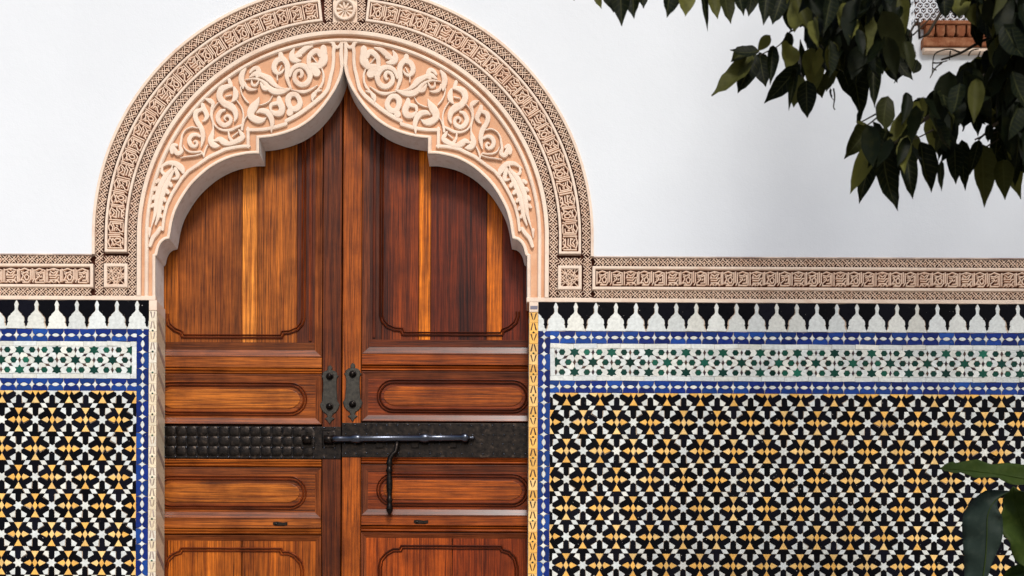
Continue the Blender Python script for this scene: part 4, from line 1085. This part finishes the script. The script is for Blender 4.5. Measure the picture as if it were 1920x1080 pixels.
for (bx, by, tx, ty, w) in EX:
    d = TY + random.uniform(.05, .55)
    k = FZ(d)
    put_leaf(W3(bx, by, d), W3(tx, ty, d + random.uniform(-.04, .06)), w * S * k, random.gauss(0, .25))
def inpoly(x, y, P):
    c = False
    for i in range(len(P)):
        a, b2 = P[i - 1], P[i]
        if (a[1] > y) != (b2[1] > y) and x < (b2[0] - a[0]) * (y - a[1]) / (b2[1] - a[1]) + a[0]: c = not c
    return c
MASS = [(1470,-60),(1482,20),(1494,60),(1482,100),(1466,140),(1500,180),(1530,170),(1575,150),(1600,170),(1632,190),(1618,232),(1600,290),(1622,330),(1680,345),(1740,330),(1790,310),(1830,325),(1880,335),(1980,340),(2120,300),(2140,-60)]
HOLES = [[(1706,2),(1750,2),(1768,12),(1760,46),(1712,52)],[(1716,52),(1808,52),(1848,78),(1852,106),(1806,108),(1770,125),(1745,150),(1742,182),(1716,178),(1722,128),(1740,100),(1716,78)],
 [(1627,162),(1648,158),(1650,190),(1632,225),(1618,232)],[(1662,190),(1690,160),(1690,185),(1678,240),(1655,232)],[(1742,235),(1750,262),(1715,262),(1728,248)],[(1800,255),(1826,262),(1808,300)],[(1842,252),(1866,262),(1858,285),(1846,270)],
 [(1700,176),(1712,184),(1702,190)],[(1490,52),(1502,54),(1500,80),(1490,78)],[(1514,90),(1528,94),(1520,105)],[(1566,130),(1574,134),(1566,150)],[(1782,12),(1806,40),(1808,48),(1784,44)]]
def blocked(bx, by, tx, ty, w):
    for k in range(0, 6):
        t = k / 5; x, y = bx + (tx - bx) * t, by + (ty - by) * t
        for s in (-.35, 0, .35):
            for H in HOLES:
                if inpoly(x + s * w, y, H): return True
    return not (inpoly(tx, ty, MASS) and inpoly(tx, ty + 10, MASS) and inpoly((bx + tx) / 2 - w * .4, (by + ty) / 2, MASS) and (by < -50 or inpoly(bx - w * .2, by, MASS)))
rr = random.Random(11); n = 0; tries = 0
while n < 1300 and tries < 40000:
    tries += 1
    x, y = rr.uniform(1465, 2110), rr.uniform(-50, 330)
    L2 = rr.uniform(54, 96); a = max(-.7, min(.7, rr.gauss(0, .36))); w = L2 * rr.uniform(.42, .58)
    bx, by = x, y - L2 / 2; tx, ty = x + L2 * sin(a), y + L2 / 2 * cos(a)
    if blocked(bx, by, tx, ty, w): continue
    d = TY + rr.uniform(-.35, .8)
    put_leaf(W3(bx, by, d), W3(tx, ty, d + rr.uniform(-.08, .1)), w * S * FZ(d), rr.gauss(0, .55), rr.randrange(4)); n += 1
# the crown goes on above and to the right of the picture
for i in range(700):
    x = rr.uniform(1.5, 4.6); y = -rr.uniform(1.7, 3.1); z = rr.uniform(5.6, 7.3)
    lo = 5.95 - .0 * x if x < 2.3 else 5.2
    # keep out of the camera's view
    k = (y + DIST); px = HU + x / (S * k / DIST); py = HV - (z - EYE) / (S * k / DIST)
    if py > -25 and px < 1990: continue
    if x < 1.4 and rr.random() < .6: continue
    B = Vector((x, y, z)); T = B + Vector((rr.gauss(0, .05), rr.gauss(0, .05), -rr.uniform(.13, .22)))
    put_leaf(B, T, rr.uniform(.07, .11), rr.uniform(-1.5, 1.5), rr.randrange(4))
rest.build('crown', M['leaf'], tree, True, kind='stuff')
def limb(name, pts, r0, r1, n=8):
    m = MB(); P = [tuple(p) for p in pts]; P = catmull(P, 4); N = len(P); tube(m, P, [r0 + (r1 - r0) * i / (N - 1) for i in range(N)], n); return m.build(name, M['bark'], tree, True)
limb('trunk', [(3.35, -2.7, -.05), (3.3, -2.72, 1.2), (3.42, -2.66, 2.6), (3.3, -2.6, 4.0), (3.2, -2.5, 5.3), (3.0, -2.5, 6.6)], .17, .05, 12)
def W3t(px, py, d): return tuple(W3(px, py, d))
limb('bough', [(3.3, -2.6, 4.2), (2.9, -2.6, 4.9), W3t(1950, 60, 2.6), W3t(1860, 70, 2.55), W3t(1800, 100, 2.5), W3t(1765, 112, 2.5)], .009, .003)
limb('bough', [(3.2, -2.5, 5.3), (2.5, -2.5, 5.9), W3t(1790, -20, 2.6), W3t(1720, 40, 2.6), W3t(1705, 70, 2.6)], .009, .003)
limb('bough', [(3.0, -2.5, 6.0), (2.2, -2.5, 6.3), W3t(1640, -60, 2.6), W3t(1560, 10, 2.5), W3t(1500, 50, 2.5)], .009, .003)
limb('bough', [(3.3, -2.6, 3.6), (2.8, -2.6, 4.2), W3t(1930, 190, 2.6), W3t(1860, 240, 2.5), W3t(1835, 262, 2.5)], .009, .003)
limb('bough', [(2.8, -2.6, 4.7), W3t(1850, 140, 2.6), W3t(1760, 205, 2.6), W3t(1700, 250, 2.5), W3t(1668, 278, 2.5)], .012, .0035)
for tw in ([(1492,55),(1478,62),(1466,80),(1452,91)], [(1452,93),(1440,96),(1424,104)], [(1800,98),(1780,92),(1757,98),(1750,110),(1748,140)], [(1782,96),(1780,112)], [(1748,118),(1760,118),(1776,114)], [(1748,128),(1756,132)], [(1816,104),(1822,95),(1835,92)], [(1834,106),(1838,96)], [(1680,240),(1668,212),(1672,190)], [(1642,214),(1620,226),(1608,232)], [(1650,216),(1630,232),(1616,240)], [(1563,166),(1565,182),(1563,200),(1566,206)], [(1766,118),(1754,128),(1744,146)], [(1706,62),(1716,46),(1728,26)], [(1712,66),(1740,38),(1756,20)], [(1828,262),(1850,252),(1880,245)], [(1850,275),(1870,262),(1890,250)], [(1750,243),(1728,255),(1710,262)], [(1640,262),(1662,252),(1690,226)]):
    limb('twig', [W3t(a, c, 2.45) for a, c in tw], .0032, .0018, 5)

# ================================================================ broad-leaved plant, lower right
pl = thing('broad_leaved_plant', 'large-leaved green plant rising in front of the mosaic, one leaf lying level', 'plant', (2.55, -1.5, 0))
def blade(name, mid, widths, nrm, fold, m, wavy=.012, crease=.0, label=None):
    """leaf blade: midrib through 3-D points, half widths (left, right), direction across"""
    P = catmull([tuple(a) + w for a, w in zip(mid, widths)], 6); mb = MB(); vs = []; fs = []; K = 9; N = len(P)
    for i, p in enumerate(P):
        c = Vector(p[:3]); t = (Vector(P[min(i + 1, N - 1)][:3]) - Vector(P[max(i - 1, 0)][:3])).normalized()
        n = Vector(nrm); n = (n - t * n.dot(t)).normalized(); x = t.cross(n)
        for k in range(K):
            s = (k - 4) / 4; w = p[3] if s < 0 else p[4]; a = abs(s) * w
            z = fold * a + wavy * sin(i * .9 + s * 2) * abs(s) * min(1, w / .05) + .0025 * sin(i * 2.4) * abs(s)
            vs.append(tuple(c + x * (s * w) + n * z))
    for i in range(N - 1):
        for k in range(K - 1): a = i * K + k; fs.append((a, a + 1, a + K + 1, a + K))
    mb.add(vs, fs); o = mb.build(name, m, pl, True)
    md = o.modifiers.new('thick', 'SOLIDIFY'); md.thickness = .002
    r = MB(); tube(r, [tuple(Vector(p[:3]) - Vector(nrm) * .000 + Vector((0, -.002, 0))) for p in P], [.0012 + .0022 * i / N for i in range(N)], 6); r.build('midrib', M['broad'], o, True)
    if label: o['label'] = label
    return o
PD = 1.6
def B3(px, py, d=PD): return tuple(W3(px, py, d))
k = S * FZ(PD)
blade('leaf', [B3(1762, 879, 1.75), B3(1790, 880, 1.7), B3(1840, 885, 1.65), B3(1900, 894, 1.6), B3(1990, 915, 1.6), B3(2080, 960, 1.55)], [(.002, .002), (14 * k, 15 * k), (20 * k, 18 * k), (22 * k, 22 * k), (24 * k, 26 * k), (10 * k, 12 * k)], (0, -1, .55), .35, M['broad'], label='narrow leaf lying almost level')
blade('leaf', [B3(1893, 922), B3(1868, 936), B3(1852, 965), B3(1850, 1010), B3(1846, 1060), B3(1836, 1120), B3(1815, 1200)], [(.002, .004), (4 * k, 26 * k), (26 * k, 42 * k), (27 * k, 42 * k), (12 * k, 36 * k), (6 * k, 26 * k), (4 * k, 5 * k)], (-.35, -1, .1), -.25, M['broad_grey'], label='drooping blue-green leaf bent over at its top')
blade('leaf', [B3(1900, 912, 1.5), B3(1905, 945, 1.5), B3(1918, 985, 1.5), B3(1945, 1035, 1.5), B3(1990, 1110, 1.5)], [(.004, .004), (36 * k, 36 * k), (56 * k, 56 * k), (50 * k, 50 * k), (20 * k, 20 * k)], (.1, -1, .35), .2, M['broad'], .02)
blade('leaf', [B3(1880, 1082, 1.4), B3(1905, 1075, 1.4), B3(1950, 1070, 1.4), B3(2020, 1090, 1.4)], [(.002, .002), (16 * k, 18 * k), (26 * k, 28 * k), (10 * k, 10 * k)], (0, -1, .5), .2, M['broad'])
blade('leaf', [B3(2000, 820, 1.7), B3(1985, 880, 1.7), B3(1990, 960, 1.6), B3(2010, 1080, 1.5)], [(.002, .002), (30 * k, 30 * k), (40 * k, 40 * k), (12 * k, 12 * k)], (.2, -1, .2), .2, M['broad'])
for e in ((2080, 960, 1.55), (1990, 1110, 1.5), (2020, 1090, 1.4), (2010, 1080, 1.5)):
    m = MB(); a = Vector(B3(*e)); c = Vector((2.55, -1.5, 0)); mid = (a + c) / 2 + Vector((.08, 0, .1)); P = catmull([tuple(a), tuple(mid), tuple(c)], 6); tube(m, P, [.008 + .012 * i / len(P) for i in range(len(P))], 8); m.build('leaf_stalk', M['broad'], pl, True)
